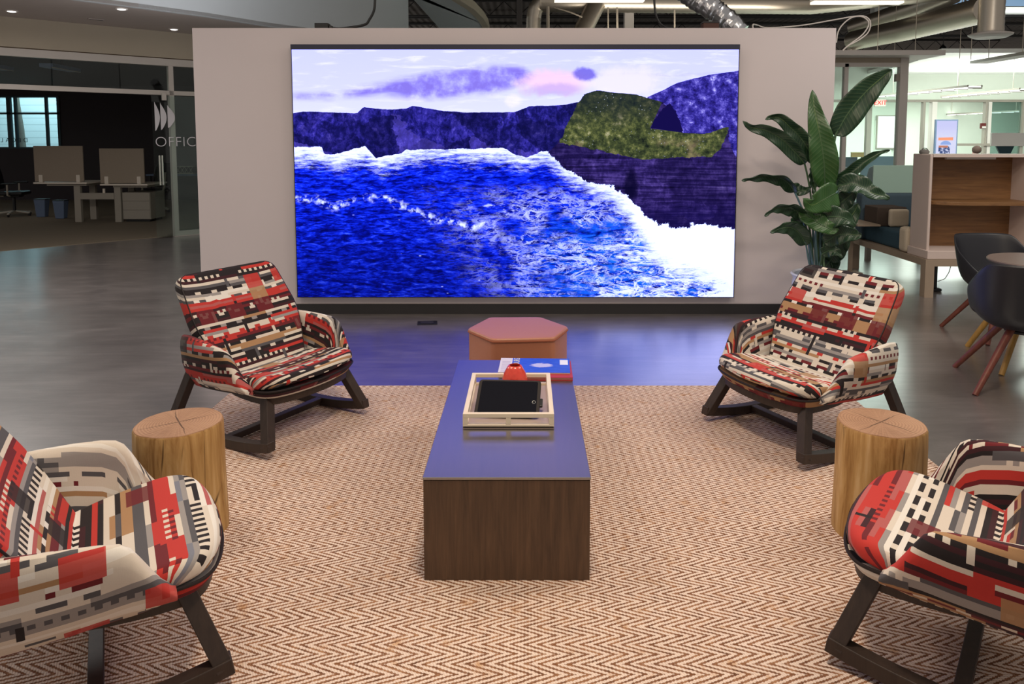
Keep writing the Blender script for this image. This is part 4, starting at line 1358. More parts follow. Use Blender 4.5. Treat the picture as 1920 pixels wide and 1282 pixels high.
# unlit ceiling lamps of the dark office
for i, (pa, pb) in enumerate((((86, 122), (140, 132)), ((-30, 122), (14, 129)))):
    z = 2.75
    A_, B_ = on(*pa, z), on(*pb, z)
    t = thing('ceiling_lamp', ('unlit blue grey linear lamp hanging inside the office, right one', 'unlit blue grey linear lamp hanging inside the office, left one')[i], 'lamp', (A_ + B_) / 2, group='unlit office lamps')
    q = (B_ - A_) / 2
    MB().bar(-q, q, 0.20, 0.06).build('housing', paint('blue_grey_lamp_housing', (122, 132, 158), 0.5), t)
    off = Vector((q.y, -q.x, 0)).normalized() * 0.09
    MB().bar(-q + off + Vector((0, 0, -0.032)), q + off + Vector((0, 0, -0.032)), 0.02, 0.012).build('edge_strip', M_DESKTOP, t)
    MB().tube([(0, 0, 0.03), (0, 0, 0.165)], 0.008, 6).build('hanger', M_BLACK, t)
# ------------------------------------------------------------------ exposed roof, ducts and cables
def mat_deck():
    t = NT('dark_corrugated_deck')
    co = t.coord()
    s = t.sep(co)
    w_ = t.m_('SINE', t.mul(s[0], 2 * PI / 0.3))
    n = t.noise(co, 1.5, 4)
    return t.surf(t.mix(n, s2l((92, 86, 80)), s2l((124, 116, 108))), 0.7, 0.2, t.bump(w_, 0.8, 0.05))


DZ = 7.2
struct(MB().box(-8, 34, 8.5, 55, DZ, DZ + 0.1).build('ceiling', mat_deck()), 'dark corrugated roof deck high above')
struct(MB().box(-8, 40, 55, 55.2, 0, 8).build('wall_back', paint('dim_far_wall', (120, 118, 112), 0.8)), 'dim far wall of the hall')
for k, Y in enumerate((24.5, 30.0, 36.0, 42.0, 48.0)):
    j = thing('roof_joist', ('nearest', 'second nearest', 'middle', 'fourth', 'farthest')[k] + ' dark open web roof joist under the high deck', 'joist', (10.0, Y, DZ - 0.70), group='open web roof joists')
    L2 = 17.0
    MB().box(-L2, L2, -0.05, 0.05, 0.0, 0.07).build('bottom_chord', M_STEEL_DK, j)
    MB().box(-L2, L2, -0.05, 0.05, 0.60, 0.69).build('top_chord', M_STEEL_DK, j)
    path, n = [], 56
    for i in range(n + 1):
        path.append((-L2 + 2 * L2 * i / n, 0, 0.05 if i % 2 else 0.62))
    MB().tube(path, 0.024, 5).build('web', M_STEEL_DK, j)
for k, Yc in enumerate((27.0, 33.0, 39.0)):
    t = thing('roof_purlin', ('nearest', 'middle', 'farthest')[k] + ' thin dark steel bar under the high roof deck', 'beam', (10.0, Yc, DZ - 0.28), group='thin roof bars')
    MB().box(-17, 17, -0.04, 0.04, 0, 0.12).build('flange', M_STEEL_DK, t)


def spiral(path, r, name, label, mat=M_GALV, pitch=0.11, group=None, cap=False):
    P = [Vector(p) for p in path]
    dense, rad = [], []
    for i in range(len(P) - 1):
        L = (P[i + 1] - P[i]).length
        n = max(2, int(L / (pitch / 2)))
        for k in range(n):
            dense.append(P[i].lerp(P[i + 1], k / n))
            rad.append(r * (1.035 if len(dense) % 2 else 1.0))
    dense.append(P[-1]); rad.append(r)
    base = dense[0].copy()
    o = MB().tube([p - base for p in dense], rad, 18).build(name, mat, smooth=60)
    o.location = base
    return tag(o, label, 'duct' if label else None, group)


def sub_duct(root, o):
    o.parent = root
    o.location = o.location - root.location
    return o


YD = 14.0
main_duct = spiral([at(1012, 4, YD), at(1300, 6, YD), at(1520, 8, YD), at(1900, -30, YD)], 0.185, 'spiral_duct', 'long horizontal silver duct running above the LED wall')
sub_duct(main_duct, spiral([at(1040, -4, YD), at(1016, 2, YD), at(1004, 16, YD), at(1001, 34, YD), at(1000, 80, YD)], 0.14, 'elbow', None, pitch=0.05))
sub_duct(main_duct, spiral([at(1118, 8, 13.9), at(1086, 70, 13.6)], 0.17, 'branch', None, pitch=0.06))
low_duct = spiral([at(1600, 76, 16.0), at(1700, 55, 13.8), at(1850, 17, 11.2)], 0.20, 'spiral_duct', 'lower slanting silver duct above the glass room')
spiral([at(1602, 52, 18.0), at(1725, 12, 16.0), at(1790, -12, 15.2)], 0.20, 'spiral_duct', 'upper slanting silver duct above the glass room')
sub_duct(low_duct, spiral([at(1600, 70, 16.0), at(1597, 88, 16.0), at(1596, 112, 16.0)], 0.10, 'drop', None, pitch=0.05))
# vertical duct with round diffuser
vp = at(1857, 66, 10.0)
o = thing('duct_diffuser', 'vertical spiral duct with round flat diffuser above the booth', 'duct', (vp.x, vp.y, vp.z))
rp_, rr_ = [], []
for k in range(22):
    rp_.append((0, 0, 0.03 + k * 0.045)); rr_.append(0.155 * (1.03 if k % 2 else 1.0))
MB().tube(rp_, rr_, 24).build('duct', M_GALV, o, smooth=60)
MB().lathe([(0.12, -0.03), (0.20, -0.035), (0.265, 0.0), (0.27, 0.015), (0.16, 0.045)], 32).build('diffuser', M_ALU, o, smooth=40)
# foil flex duct dropping behind the partition
fp = [at(1278, -20, 7.3), at(1305, 0, 7.3), at(1338, 18, 7.25), at(1362, 36, 7.2), at(1392, 66, 7.15)]
path, rad = [], []
for i in range(len(fp) - 1):
    for k in range(9):
        path.append(fp[i].lerp(fp[i + 1], k / 9)); rad.append(0.098 + 0.016 * random.random())
o = MB().tube([p - fp[0] for p in path], rad, 14).build('foil_duct', M_FOIL, smooth=25)
o.location = fp[0]
tag(o, 'crinkled silver foil duct dropping behind the LED wall', 'duct')
# columns and pipes
for nm, px, w_, Y, mt, lab in (('steel_column', 1179, 0.19, 15.0, M_WHITE, 'pale square column rising behind the LED wall'), ('steel_pipe', 974, 0.10, 13.0, M_STEEL_DK, 'dark vertical pipe beside the pale curved ceiling')):
    p = at(px, 20, Y)
    o = MB().box(-w_ / 2, w_ / 2, -w_ / 2, w_ / 2, 0, DZ).build(nm, mt, bevel=0.01)
    o.location = (p.x, Y, 0)
    tag(o, lab, 'column')
M_PIPEPALE = paint('dull_pale_pipe', (150, 140, 126), 0.6)
for px0, py0, px1, py1, Y, r, lab in ((1027, 12, 1023, 60, 13.0, 0.03, 'pale wavy conduit beside the duct elbow'), (1140, 14, 1139, 60, 13.0, 0.012, 'thin pale conduit between duct branch and pale column, left'), (1157, 14, 1158, 60, 13.0, 0.018, 'thin pale conduit just left of the pale column'),
                                      (1040, 14, 1092, 32, 13.2, 0.014, 'thin pale rod slanting down to the duct branch'), (1265, 18, 1263, 60, 13.2, 0.014, 'thin pale curved conduit right of the pale column')):
    A_, B_ = at(px0, py0, Y), at(px1, py1, Y)
    if py1 == 60: B_.z = 0.0
    mid = (A_ + B_) / 2 + Vector((0.04, 0, 0))
    o = MB().tube([Vector((0, 0, 0)), mid - A_, B_ - A_], r, 8).build('conduit', M_PIPEPALE, smooth=60)
    o.location = A_
    if px0 == 1040:
        o.name = 'slant_conduit'  # slanting conduit, attached to the duct as one of its parts
        sub_duct(main_duct, o)
    else:
        tag(o, lab, 'pipe')
# linear lamps high over the partition
for i, (px0, px1, py) in enumerate(((1040, 1207, -1), (1523, 1690, 3))):
    Y = 12.0
    A_, B_ = at(px0, py, Y), at(px1, py, Y)
    t = thing('linear_lamp', ('lit linear ceiling lamp above the middle of the LED wall', 'lit linear ceiling lamp above the right end of the partition')[i], 'lamp', (A_ + B_) / 2, group='lit linear lamps above the partition')
    L = (B_ - A_).length / 2
    MB().box(-L, L, -0.10, 0.10, 0.0, 0.05).build('housing', M_WHITE, t)
    MB().box(-L, L, -0.09, 0.09, -0.035, -0.001).build('diffuser', M_LAMP, t)
    for s in (-1, 1):
        MB().tube([(s * L * 0.7, 0, 0.05), (s * L * 0.7, 0, DZ - A_.z)], 0.006, 6).build('hanger', M_STEEL_DK, t)
# cables and boxes on top of the partition
TOPZ = 2.565
def cable(pts_, r, label, mat):
    o = MB().tube([p - pts_[0] for p in pts_], r, 8).build('cable', mat, smooth=60)
    o.location = pts_[0]
    return tag(o, label, 'cable')


def smooth_path(P, n=6):
    out = []
    for i in range(len(P) - 1):
        p0, p1, p2, p3 = P[max(i - 1, 0)], P[i], P[i + 1], P[min(i + 2, len(P) - 1)]
        for k in range(n):
            t = k / n
            out.append(0.5 * ((2 * p1) + (p2 - p0) * t + (2 * p0 - 5 * p1 + 4 * p2 - p3) * t * t + (3 * p1 - p0 - 3 * p2 + p3) * t ** 3))
    out.append(P[-1])
    return out


YW = 6.62
cable(smooth_path([at(703, -260, YW), at(703, -40, YW), at(703, 0, YW), at(701, 20, YW), at(693, 36, YW), at(682, 47, YW), Vector((at(640, 48, YW).x, YW, TOPZ + 0.012)), Vector((at(625, 48, YW).x, YW, TOPZ + 0.016))]), 0.012, 'thick black cable dropping from above to left top of partition', M_BLACK)
cable(smooth_path([at(1226, -260, YW), at(1226, -40, YW), at(1227, 5, YW), at(1230, 28, YW), at(1240, 46, YW), Vector((at(1262, 51, YW).x, YW, TOPZ + 0.010)), Vector((at(1310, 51, YW).x, YW, TOPZ + 0.010))]), 0.010, 'black cable dropping from above to right top of partition', M_BLACK)
x = at(606, 48, YW).x
t = thing('junction_box', 'small black box on the left top of the partition', 'box', (x, YW, TOPZ))
MB().box(-0.065, 0.055, -0.05, 0.05, 0.0, 0.055).build('body', M_BLACK, t, bevel=0.004)
MB().box(0.055, 0.085, -0.03, 0.03, 0.0, 0.035).build('plug', M_BASE, t, bevel=0.006)
x = at(1331, 48, YW).x
t = thing('junction_box', 'small brown box on the top of partition under foil duct', 'box', (x, YW, TOPZ))
MB().box(-0.07, 0.07, -0.05, 0.05, 0.0, 0.06).build('body', paint('brown_box', (70, 42, 34), 0.6), t, bevel=0.004)
MB().box(-0.075, 0.075, -0.055, 0.055, 0.056, 0.066).build('lid', M_BASE, t)
YC = 7.6
cable(smooth_path([Vector((at(1412, 54, YW).x, YW, TOPZ + 0.008)), at(1412, 46, 7.1), at(1420, 47, YC), at(1440, 52, YC), at(1500, 48, YC), at(1560, 38, YC), at(1600, 31, YC), at(1622, 31, YC), at(1632, 42, YC), at(1628, 60, YC), at(1612, 74, YC), at(1590, 86, YC), at(1580, 95, YC), at(1592, 84, YC), at(1618, 64, YC), at(1629, 44, YC), at(1618, 32, YC), at(1600, 32, YC), at(1584, 42, YC), at(1572, 58, YC), at(1568, 80, YC)]), 0.007, 'long white cable looping at the right end of the partition', M_WHITE)
for px, py0, py1, Y, lab in ((1648, 20, 104, 12.7, 'thin hanging wire above the glass room, leftmost'), (1719, 22, 104, 12.7, 'thin hanging wire above the glass room, rightmost'), (1822, 75, 112, 12.5, 'thin hanging wire before the bright ceiling cloud')):
    A_, B_ = at(px, py0, Y), at(px - 2, py1, Y)
    A_.z = DZ; B_.x = A_.x
    o = MB().tube([Vector((0, 0, 0)), B_ - A_], 0.006, 6).build('hanging_wire', M_GALV)
    o.location = A_
    tag(o, lab, 'wire')
p = at(1768, 92, 19.5)
t = thing('pendant_lamp', 'small round dark pendant with white lamp above the glass room', 'lamp', p)
MB().lathe([(0.07, 0.0), (0.085, 0.01), (0.08, 0.05), (0.03, 0.10), (0.02, 0.12)], 20).build('shade', M_BLACK, t, smooth=40)
MB().lathe([(0.001, -0.012), (0.05, -0.010), (0.068, 0.002), (0.001, 0.004)], 20).build('lamp', M_LAMPW, t)
MB().tube([(0, 0, 0.12), (0, 0, DZ - p.z)], 0.008, 6).build('stem', M_BLACK, t)
# clerestory with a lit white sill, far right
Yk = 26.5
x0, x1 = at(1640, 18, Yk).x, 26.0
cz = at(1700, 13, Yk).z
k = struct(MB().box(x0, x1, Yk, Yk + 0.35, at(1700, 24, Yk).z, cz).build('trim_3', M_CLOUD), 'pale sill below the high window strip')
w3 = struct(MB().box(x0, x1, Yk + 0.1, Yk + 0.16, cz, cz + 0.05).build('window_3', M_STEEL_DK), 'high bluish window strip under the roof')
def mat_sky_glass():
    t = NT('bluish_daylight_glazing')
    e = t.new('ShaderNodeEmission')
    n = t.noise(t.coord(), 0.4, 3)
    t.put(e.inputs[0], t.mix(n, s2l((110, 150, 190)), s2l((170, 200, 226))))
    e.inputs[1].default_value = 0.8
    t.t.links.new(e.outputs[0], t.out.inputs[0])
    return t.m
MB().box(x0 + 1.0, x1, Yk + 0.12, Yk + 0.14, cz + 0.05, DZ).build('pane', mat_sky_glass(), w3)
for i in range(9):
    xx = x0 + 1.0 + i * 1.15
    MB().box(xx - 0.03, xx + 0.03, Yk + 0.08, Yk + 0.17, cz + 0.05, DZ).build('bar', M_STEEL_DK, w3)
area('sill_fill', ((x0 + x1) / 2, Yk - 1.2, cz - 1.0), 8.0, 120, (0.95, 1.0, 0.95), rot=(math.radians(110), 0, 0), size_y=0.4)  # added light, no lamp stands here; it makes the sill bright
# ------------------------------------------------------------------ right: glass room, bright office, booth, cafe chairs
YG = 11.8
hz = at(1600, 109, YG).z
gx0, gx1 = 3.6, at(1743, 105, YG).x
gr = struct(MB().box(gx0, gx1, YG - 0.45, YG + 0.3, hz, hz + 0.075).build('trim_4', M_WHITE, bevel=0.004), 'white flat canopy edge over the glass room')
px_post = at(1690, 200, YG).x
rm = struct(MB().box(gx0, px_post + 0.06, YG - 0.05, YG + 0.05, at(1600, 126, YG).z, at(1600, 118, YG).z).build('window_4', M_ALU), 'white framed glass front of the bright room')
MB().box(gx0, px_post + 0.06, YG - 0.03, YG + 0.03, at(1600, 118, YG).z, hz).build('head_panel', M_TAN, rm)
MB().box(px_post - 0.065, px_post + 0.065, YG - 0.06, YG + 0.06, 0, hz).build('post', M_ALU, rm, bevel=0.004)
xp = at(1583, 200, YG).x
MB().box(xp - 0.03, xp + 0.03, YG - 0.05, YG + 0.05, 0, at(1600, 120, YG).z).build('post', M_ALU, rm)
MB().box(xp + 0.03, px_post - 0.065, YG - 0.006, YG + 0.006, 0.05, at(1600, 126, YG).z).build('pane', M_GLASS_G, rm)
MB().box(gx0, xp - 0.03, YG - 0.006, YG + 0.006, 0.05, at(1600, 126, YG).z).build('pane', M_GLASS_G, rm)
MB().box(px_post - 0.12, px_post - 0.065, YG - 0.04, YG + 0.04, 2.5, 2.62).build('door_closer', M_DESKLEG, rm)

# bright office beyond
YB, YF = 18.5, 23.0
struct(MB().box(3.0, 30, YB, YB + 0.2, 2.55, 3.6).build('wall_right', M_OFFWALL), 'pale bulkhead above the far glazed offices')
struct(MB().box(3.0, 30, YF, YF + 0.2, 0, 3.2).build('wall_back', M_OFFWALL), 'pale far wall of the bright office')
struct(MB().box(3.0, 30, YB + 0.2, YF, 2.95, 3.05).build('ceiling', M_CLOUD), 'white ceiling of the far offices')
cl = [(at(1765, 103, 13.9).x, 13.9), (26, 13.9), (26, YB), (8.6, YB), (8.3, 16.0)]
struct(MB().prism(cl, 3.2, 3.28).build('ceiling', M_CLOUD), 'white bright ceiling cloud over the office')
area('pendant_uplight', (11.5, 16.0, 2.55), 5.0, 170, (0.93, 1.0, 0.93), rot=(PI, 0, 0), size_y=3.0)
struct(MB().box(3.0, 30, YB - 0.02, YB + 0.12, 2.50, 2.56).build('trim_5', M_DESKLEG), 'grey lintel of the far glazed offices')
mw = struct(MB().box(at(1744, 230, YB).x, at(1753, 230, YB).x, YB - 0.08, YB + 0.08, 0, 2.5).build('window_5', M_WHITE), 'white posts of the far glazed offices')
for px, wd, mt in ((1628, 0.12, M_DESKLEG), (1853, 0.08, M_WHITE), (1846, 0.05, M_DESKLEG), (1730, 0.06, M_DESKLEG), (1915, 0.06, M_DESKLEG)):
    x = at(px, 230, YB).x
    MB().box(x - wd / 2, x + wd / 2, YB - 0.06, YB + 0.06, 0, 2.5).build('mullion', mt, mw)
MB().box(at(1853, 230, YB).x + 0.05, at(1915, 230, YB).x - 0.03, YB - 0.005, YB + 0.005, 0, 2.5).build('pane', glassm('teal_grey_glass', (0.62, 0.74, 0.72)), mw)
zr = at(1800, 271, YB).z
MB().box(at(1753, 230, YB).x, 20, YB - 0.10, YB - 0.04, zr - 0.03, zr + 0.03).build('rail', M_DESKLEG, mw)
# door and wall fittings on the far wall
dx0, dx1 = at(1640, 240, YF).x, at(1672, 240, YF).x
d2 = struct(MB().box(dx0, dx1, YF - 0.05, YF, 0, 2.15).build('door_2', M_OFFWALL, bevel=0.01), 'pale door in the far wall')
MB().box(dx0 + 0.08, dx0 + 0.14, YF - 0.10, YF - 0.05, 1.0, 1.12).build('door_handle', M_CHROME, d2)


def whiteboard():
    p = at(1660, 240, YF)
    t = thing('whiteboard', 'pale green whiteboard on the far wall behind the glass room', 'board', (p.x, YF, 1.25))
    MB().box(-0.32, 0.32, -0.10, -0.055, 0, 1.05).build('frame', M_DESKLEG, t)
    MB().box(-0.29, 0.29, -0.11, -0.098, 0.03, 1.02).build('panel', M_CLOUD, t)


whiteboard()
p = at(1650, 193, 18.1)
t = thing('exit_sign', 'small red lit exit sign hanging inside the bright office', 'sign', (p.x, 18.1, p.z))
MB().box(-0.14, 0.14, -0.02, 0.02, -0.085, 0.085).build('housing', paint('exit_sign_housing', (236, 214, 206), 0.5), t, bevel=0.006)
MB().tube([(0, 0, 0.085), (0, 0, 3.2 - p.z)], 0.012, 6).build('stem', M_WHITE, t)
text_obj('exit_lettering', 'EXIT', 0.15, emit('exit_letter_red', (255, 40, 40), 2.2), frame_matrix((0, -0.023, 0), (1, 0, 0), (0, 0, 1)), t, 0.002)


def mat_poster():
    t = NT('portrait_screen_picture')
    u, v, _ = t.sep(t.uv())
    n = t.noise(t.comb(t.mul(u, 5), t.mul(v, 9), 0), 1.5, 4)
    col = t.mix(n, s2l((206, 220, 255)), s2l((232, 224, 246)))
    col = t.mix(t.step(v, 0.5, 0.9), col, s2l((206, 208, 250)))
    bar_ = t.mul(t.mul(t.gt(u, 0.10), t.lt(u, 0.84)), t.mul(t.gt(v, 0.455), t.lt(v, t.add(0.53, t.mul(u, 0.01)))))
    col = t.mix(bar_, col, s2l((255, 166, 128)))
    d = t.m_('SQRT', t.add(t.m_('POWER', t.div(t.sub(u, 0.48), 0.27), 2.0), t.m_('POWER', t.div(t.sub(v, 0.33), 0.11), 2.0)))
    col = t.mix(t.mul(t.lt(d, 1.0), t.gt(v, 0.33)), col, s2l((150, 176, 232)))
    car = t.mul(t.mul(t.gt(u, 0.12), t.lt(u, 0.70)), t.mul(t.gt(v, 0.03), t.lt(v, t.add(0.2, t.mul(n, 0.14)))))
    col = t.mix(t.mul(car, t.step(n, 0.35, 0.55)), col, s2l((66, 84, 130)))
    o_ = t.mul(t.mul(t.gt(u, 0.13), t.lt(u, 0.6)), t.mul(t.gt(v, 0.25), t.lt(v, 0.31)))
    col = t.mix(o_, col, s2l((196, 132, 110)))
    e = t.new('ShaderNodeEmission')
    t.put(e.inputs[0], col); e.inputs[1].default_value = 1.0
    t.t.links.new(e.outputs[0], t.out.inputs[0])
    return t.m


YP = 17.6
A_, B_ = at(1752, 288, YP), at(1797, 224, YP)
t = thing('portrait_display', 'upright lit display with orange bar in the bright office', 'screen', ((A_.x + B_.x) / 2, YP, 0))
hw = (B_.x - A_.x) / 2
MB().box(-hw, hw, 0, 0.06, A_.z - 0.1, B_.z).build('bezel', M_BINBLUE, t, bevel=0.004)
MB().grid(lambda a, b: (-hw + 0.03 + (2 * hw - 0.06) * a, -0.003, A_.z - 0.07 + (B_.z - A_.z + 0.04) * b), 1, 1).build('picture', mat_poster(), t)
MB().box(-0.08, 0.08, 0.0, 0.06, 0, A_.z - 0.1).build('stand', M_DESKLEG, t)
MB().box(-0.25, 0.25, -0.2, 0.25, 0, 0.02).build('foot', M_DESKLEG, t)
p = at(1839, 236, YB)
t = thing('fire_alarm', 'small dark red alarm box on the far glazed office front', 'alarm', (p.x, YB - 0.06, p.z))
MB().box(-0.07, 0.07, -0.05, 0, -0.07, 0.07).build('body', paint('dark_red_box', (92, 34, 32), 0.5), t, bevel=0.01)
MB().box(-0.035, 0.065, -0.055, -0.045, -0.06, -0.01).build('lens', M_WHITE, t)


def pendant(pa, pb, z, label, top=3.2):
    A_, B_ = on(*pa, z), on(*pb, z)
    t = thing('linear_pendant', label, 'lamp', (A_ + B_) / 2, group='linear pendants of the bright office')
    q = (B_ - A_) / 2
    side = Vector((q.y, -q.x, 0)).normalized() * 0.13
    up = Vector((0, 0, 0.03))
    for s in (-1, 1):
        MB().bar(-q + side * s + up * 0.6, q + side * s + up * 0.6, 0.025, 0.035).build('side_rail', M_DESKLEG, t)
    MB().bar(-q, q, 0.22, 0.03).build('reflector', M_LAMPW, t)
    n = 8
    for i in range(n + 1):
        c_ = -q + (q * 2) * (i / n)
        MB().bar(c_ - side - up * 0.6, c_ + side - up * 0.6, 0.02, 0.02).build('louvre_blade', M_DESKLEG, t)
    for s in (-0.7, 0.7):
        MB().tube([q * s + up, q * s + Vector((0, 0, top - z))], 0.006, 6).build('hanger', M_GALV, t)


pendant((1652, 181), (1828, 163), 2.5, 'lit linear pendant nearest the glass room post', DZ)
pendant((1775, 182), (1925, 168), 2.5, 'lit linear pendant beside and right of the first')
pendant((1762, 216), (1935, 208), 2.32, 'lit linear pendant farthest back in the bright office', 2.95)
pa, pb = on(1834, 117, 2.95), on(1940, 99, 2.95)
t = thing('ceiling_baffle', 'dark grey slim panel hanging before the bright ceiling cloud', 'panel', (pa + pb) / 2)
q = (pb - pa) / 2
MB().bar(-q, q, 0.30, 0.05).build('board', M_DESKLEG, t)
for s in (-0.6, 0.6):
    MB().tube([q * s + Vector((0, 0, 0.02)), q * s + Vector((0, 0, 1.5))], 0.006, 6).build('hanger', M_GALV, t)

# desks behind the glass room
def far_desk(label, px0, px1, Y, screen=True):
    a, b = at(px0, 300, Y).x, at(px1, 300, Y).x
    t = thing('office_desk', label, 'desk', (a, Y, 0), group='desks in the bright office')
    MB().box(0, b - a, 0, 0.7, 0.72, 0.75).build('desk_top', M_DESKTOP, t, bevel=0.003)
    MB().box(0, 0.04, 0, 0.7, 0, 0.72).build('side_panel', M_DESKTOP, t)
    MB().box(b - a - 0.04, b - a, 0, 0.7, 0, 0.72).build('side_panel', M_DESKTOP, t)
    MB().box(0.04, b - a - 0.04, 0.0, 0.03, 0.1, 0.72).build('modesty_panel', M_DESKTOP, t)
    if screen:
        MB().box(0.02, b - a - 0.02, 0.66, 0.69, 0.75, 1.22).build('privacy_screen', M_TEAL, t, bevel=0.004)


far_desk('pale desk with grey blue screen seen through the glass room', 1560, 1640, 13.6)
far_desk('pale desk with grey blue screen right behind the glass room post', 1642, 1722, 14.2)
for i, (px, py, Y, lab) in enumerate(((1604, 330, 12.7, 'grey office chair behind the plant leaves in glass room'), (1650, 300, 13.2, 'grey office chair in glass room near its right post'))):
    p = at(px, py, Y)
    task_chair(lab, (p.x, Y, 0), math.radians((200, 150)[i]), M_DESKLEG, paint('grey_mesh_fabric', (112, 120, 124), 0.9), 'office chairs of the bright office')
t = thing('storage_cube', 'small tan box on the grey blue desk screen in glass room', 'box', (at(1610, 277, 14.22).x, 14.27, 1.222))
MB().box(-0.12, 0.12, -0.02, 0.02, 0, 0.09).build('body', paint('tan_card', (198, 176, 120), 0.7), t)
MB().box(-0.122, 0.122, -0.022, 0.022, 0.075, 0.092).build('lid', paint('tan_card_lid', (206, 186, 134), 0.7), t)

# white backed monitor on a tall desk
Ym = 12.0
t = thing('standing_desk', 'raised white desk behind the booth', 'desk', (at(1895, 285, Ym).x, Ym, 0))
MB().box(-0.55, 0.75, -0.1, 0.6, 1.17, 1.20).build('desk_top', M_DESKTOP, t)
for s in (-0.5, 0.68):
    MB().box(s - 0.03, s + 0.03, 0.2, 0.3, 0, 1.17).build('leg', M_DESKLEG, t)
t = thing('monitor', 'white backed monitor on dark stand behind the booth', 'monitor', (at(1893, 285, Ym).x, Ym + 0.1, 1.20))
z0, z1 = at(1890, 274, Ym).z - 1.20, at(1890, 249, Ym).z - 1.20
MB().prism(rounded([(-0.26, -0.03), (0.30, -0.03), (0.30, 0.02), (-0.26, 0.02)], 0.012), z0, z1).build('housing', M_CLOUD, t, smooth=40, bevel=0.006)
MB().add([(-0.16, 0.0, z0), (0.14, 0.0, z0), (0.05, 0.0, 0.05), (-0.05, 0.0, 0.05), (-0.16, 0.03, z0), (0.14, 0.03, z0), (0.05, 0.03, 0.05), (-0.05, 0.03, 0.05)], [(0, 1, 2, 3), (7, 6, 5, 4), (0, 4, 5, 1), (1, 5, 6, 2), (2, 6, 7, 3), (3, 7, 4, 0)]).build('stand', M_TEALFRAME, t)
MB().box(-0.14, 0.14, -0.06, 0.10, 0.0, 0.05).build('foot', M_TEALFRAME, t, bevel=0.01)

# booth nook
bx0, bx1, by0, by1, bz1 = 4.03, 5.05, 7.25, 7.58, 1.435
bt = thing('booth', 'pinkish white work booth lined with walnut panels', 'booth', (bx0, by0, 0))
w_ = bx1 - bx0
M_BOOTH = paint('booth_pinkish_white', (208, 190, 182), 0.55, 0.02)
MB().box(0, 0.03, 0.0, by1 - by0, 0.40, bz1).build('side_panel', M_BOOTH, bt, bevel=0.01)
MB().box(w_, w_ + 0.04, 0.0, by1 - by0, 0.40, bz1).build('side_panel', M_BOOTH, bt, bevel=0.01)
MB().box(0.03, w_, by1 - by0 - 0.03, by1 - by0, 0.47, 0.94).build('back_panel', M_BOOTHWOOD, bt)
MB().box(0.03, w_, by1 - by0 - 0.03, by1 - by0, 0.945, bz1 - 0.03).build('back_panel', M_BOOTHWOOD, bt)
MB().box(0.03, w_, 0.0, by1 - by0, bz1 - 0.03, bz1 - 0.001).build('top_panel', M_BOOTH, bt)
MB().prism(rounded([(0.03, 0.30), (w_, 0.30), (w_ + 0.06, -0.10), (0.25, -0.06), (0.06, 0.05)], [0, 0, 0.02, 0.1, 0.06]), 0.925, 0.96).build('shelf', M_BOOTHWOOD, bt, bevel=0.004)
MB().box(0.22, 0.72, 0.10, 0.14, bz1 - 0.055, bz1 - 0.03).build('task_light', M_WHITE, bt, bevel=0.004)
MB().box(-0.02, w_ + 1.2, -0.06, by1 - by0, 0.385, 0.47).build('base_shelf', M_BOOTH, bt, bevel=0.006)
M_RAILW = paint('taupe_platform_metal', (158, 140, 122), 0.5)
MB().box(-0.04, w_ + 1.2, -0.07, -0.02, 0.315, 0.384).build('platform_rail', M_RAILW, bt)
MB().box(-0.04, 0.01, -0.02, 1.65, 0.315, 0.384).build('platform_rail', M_RAILW, bt)
MB().box(-0.04, 0.05, -0.07, 0.02, 0.0, 0.315).build('leg', M_RAILW, bt)
MB().box(-0.04, 0.05, 1.56, 1.65, 0.0, 0.315).build('leg', M_RAILW, bt)
MB().box(0.01, w_ + 1.2, -0.02, 1.65, 0.33, 0.384).build('platform', M_RAILW, bt)
MB().box(w_ + 1.3 - 0.19, w_ + 1.2, -0.07, 0.02, 0.0, 0.315).build('leg', M_RAILW, bt)
bb = thing('lounge_bench', 'teal lounge bench with grey blue back beside the booth', 'bench', (4.0, 7.6, 0.385))
MB().box(0.04, 1.6, 0.02, 1.12, 0.0, 0.20).build('seat', M_TEAL2, bb, bevel=0.03, seg=3)
MB().box(0.0, 1.6, 1.02, 1.20, 0.0, 0.55).build('backrest', M_TEAL, bb, bevel=0.03, seg=3)
MB().box(0.0, 0.12, -0.01, 0.16, 0.0, 0.27).build('end_panel', M_CREAMFAB, bb, bevel=0.04, seg=3)
t = thing('side_block', 'dark brown block cushion on the teal bench', 'cushion', (4.18, 8.42, 0.586))
MB().box(-0.17, 0.17, -0.16, 0.16, 0, 0.22).build('cover', M_BROWNFAB, t, bevel=0.01)
t = thing('pillow', 'cream square pillow leaning on the dark brown block', 'cushion', (4.23, 8.21, 0.590))
mb = MB()
cushion(mb, rounded([(-0.11, 0), (0.11, 0), (0.11, 0.20), (-0.11, 0.20)], 0.03), lambda a, b, d: (a, d, b), 0.07, 0.03, 0.01)
mb.build('cover', M_CREAMFAB, t, smooth=60, weld=True)
t = thing('tray_table', 'small taupe tray top beside the teal bench', 'table', (3.86, 8.35, 0))
MB().box(-0.12, 0.14, -0.2, 0.3, 0.60, 0.62).build('table_top', M_RAILW, t)
MB().box(-0.02, 0.02, 0.2, 0.24, 0.01, 0.60).build('post', M_RAILW, t)
MB().box(-0.12, 0.1, 0.1, 0.3, 0, 0.012).build('foot', M_RAILW, t)
Yg = 9.3
t = thing('frosted_screen', 'pale green frosted screen behind the teal bench', 'screen', (at(1637, 340, Yg).x, Yg, 0))
wv = at(1745, 340, Yg).x - at(1637, 340, Yg).x
MB().box(0, wv, 0, 0.02, at(1660, 366, Yg).z, at(1660, 310, Yg).z).build('panel', M_FROST, t, bevel=0.004)
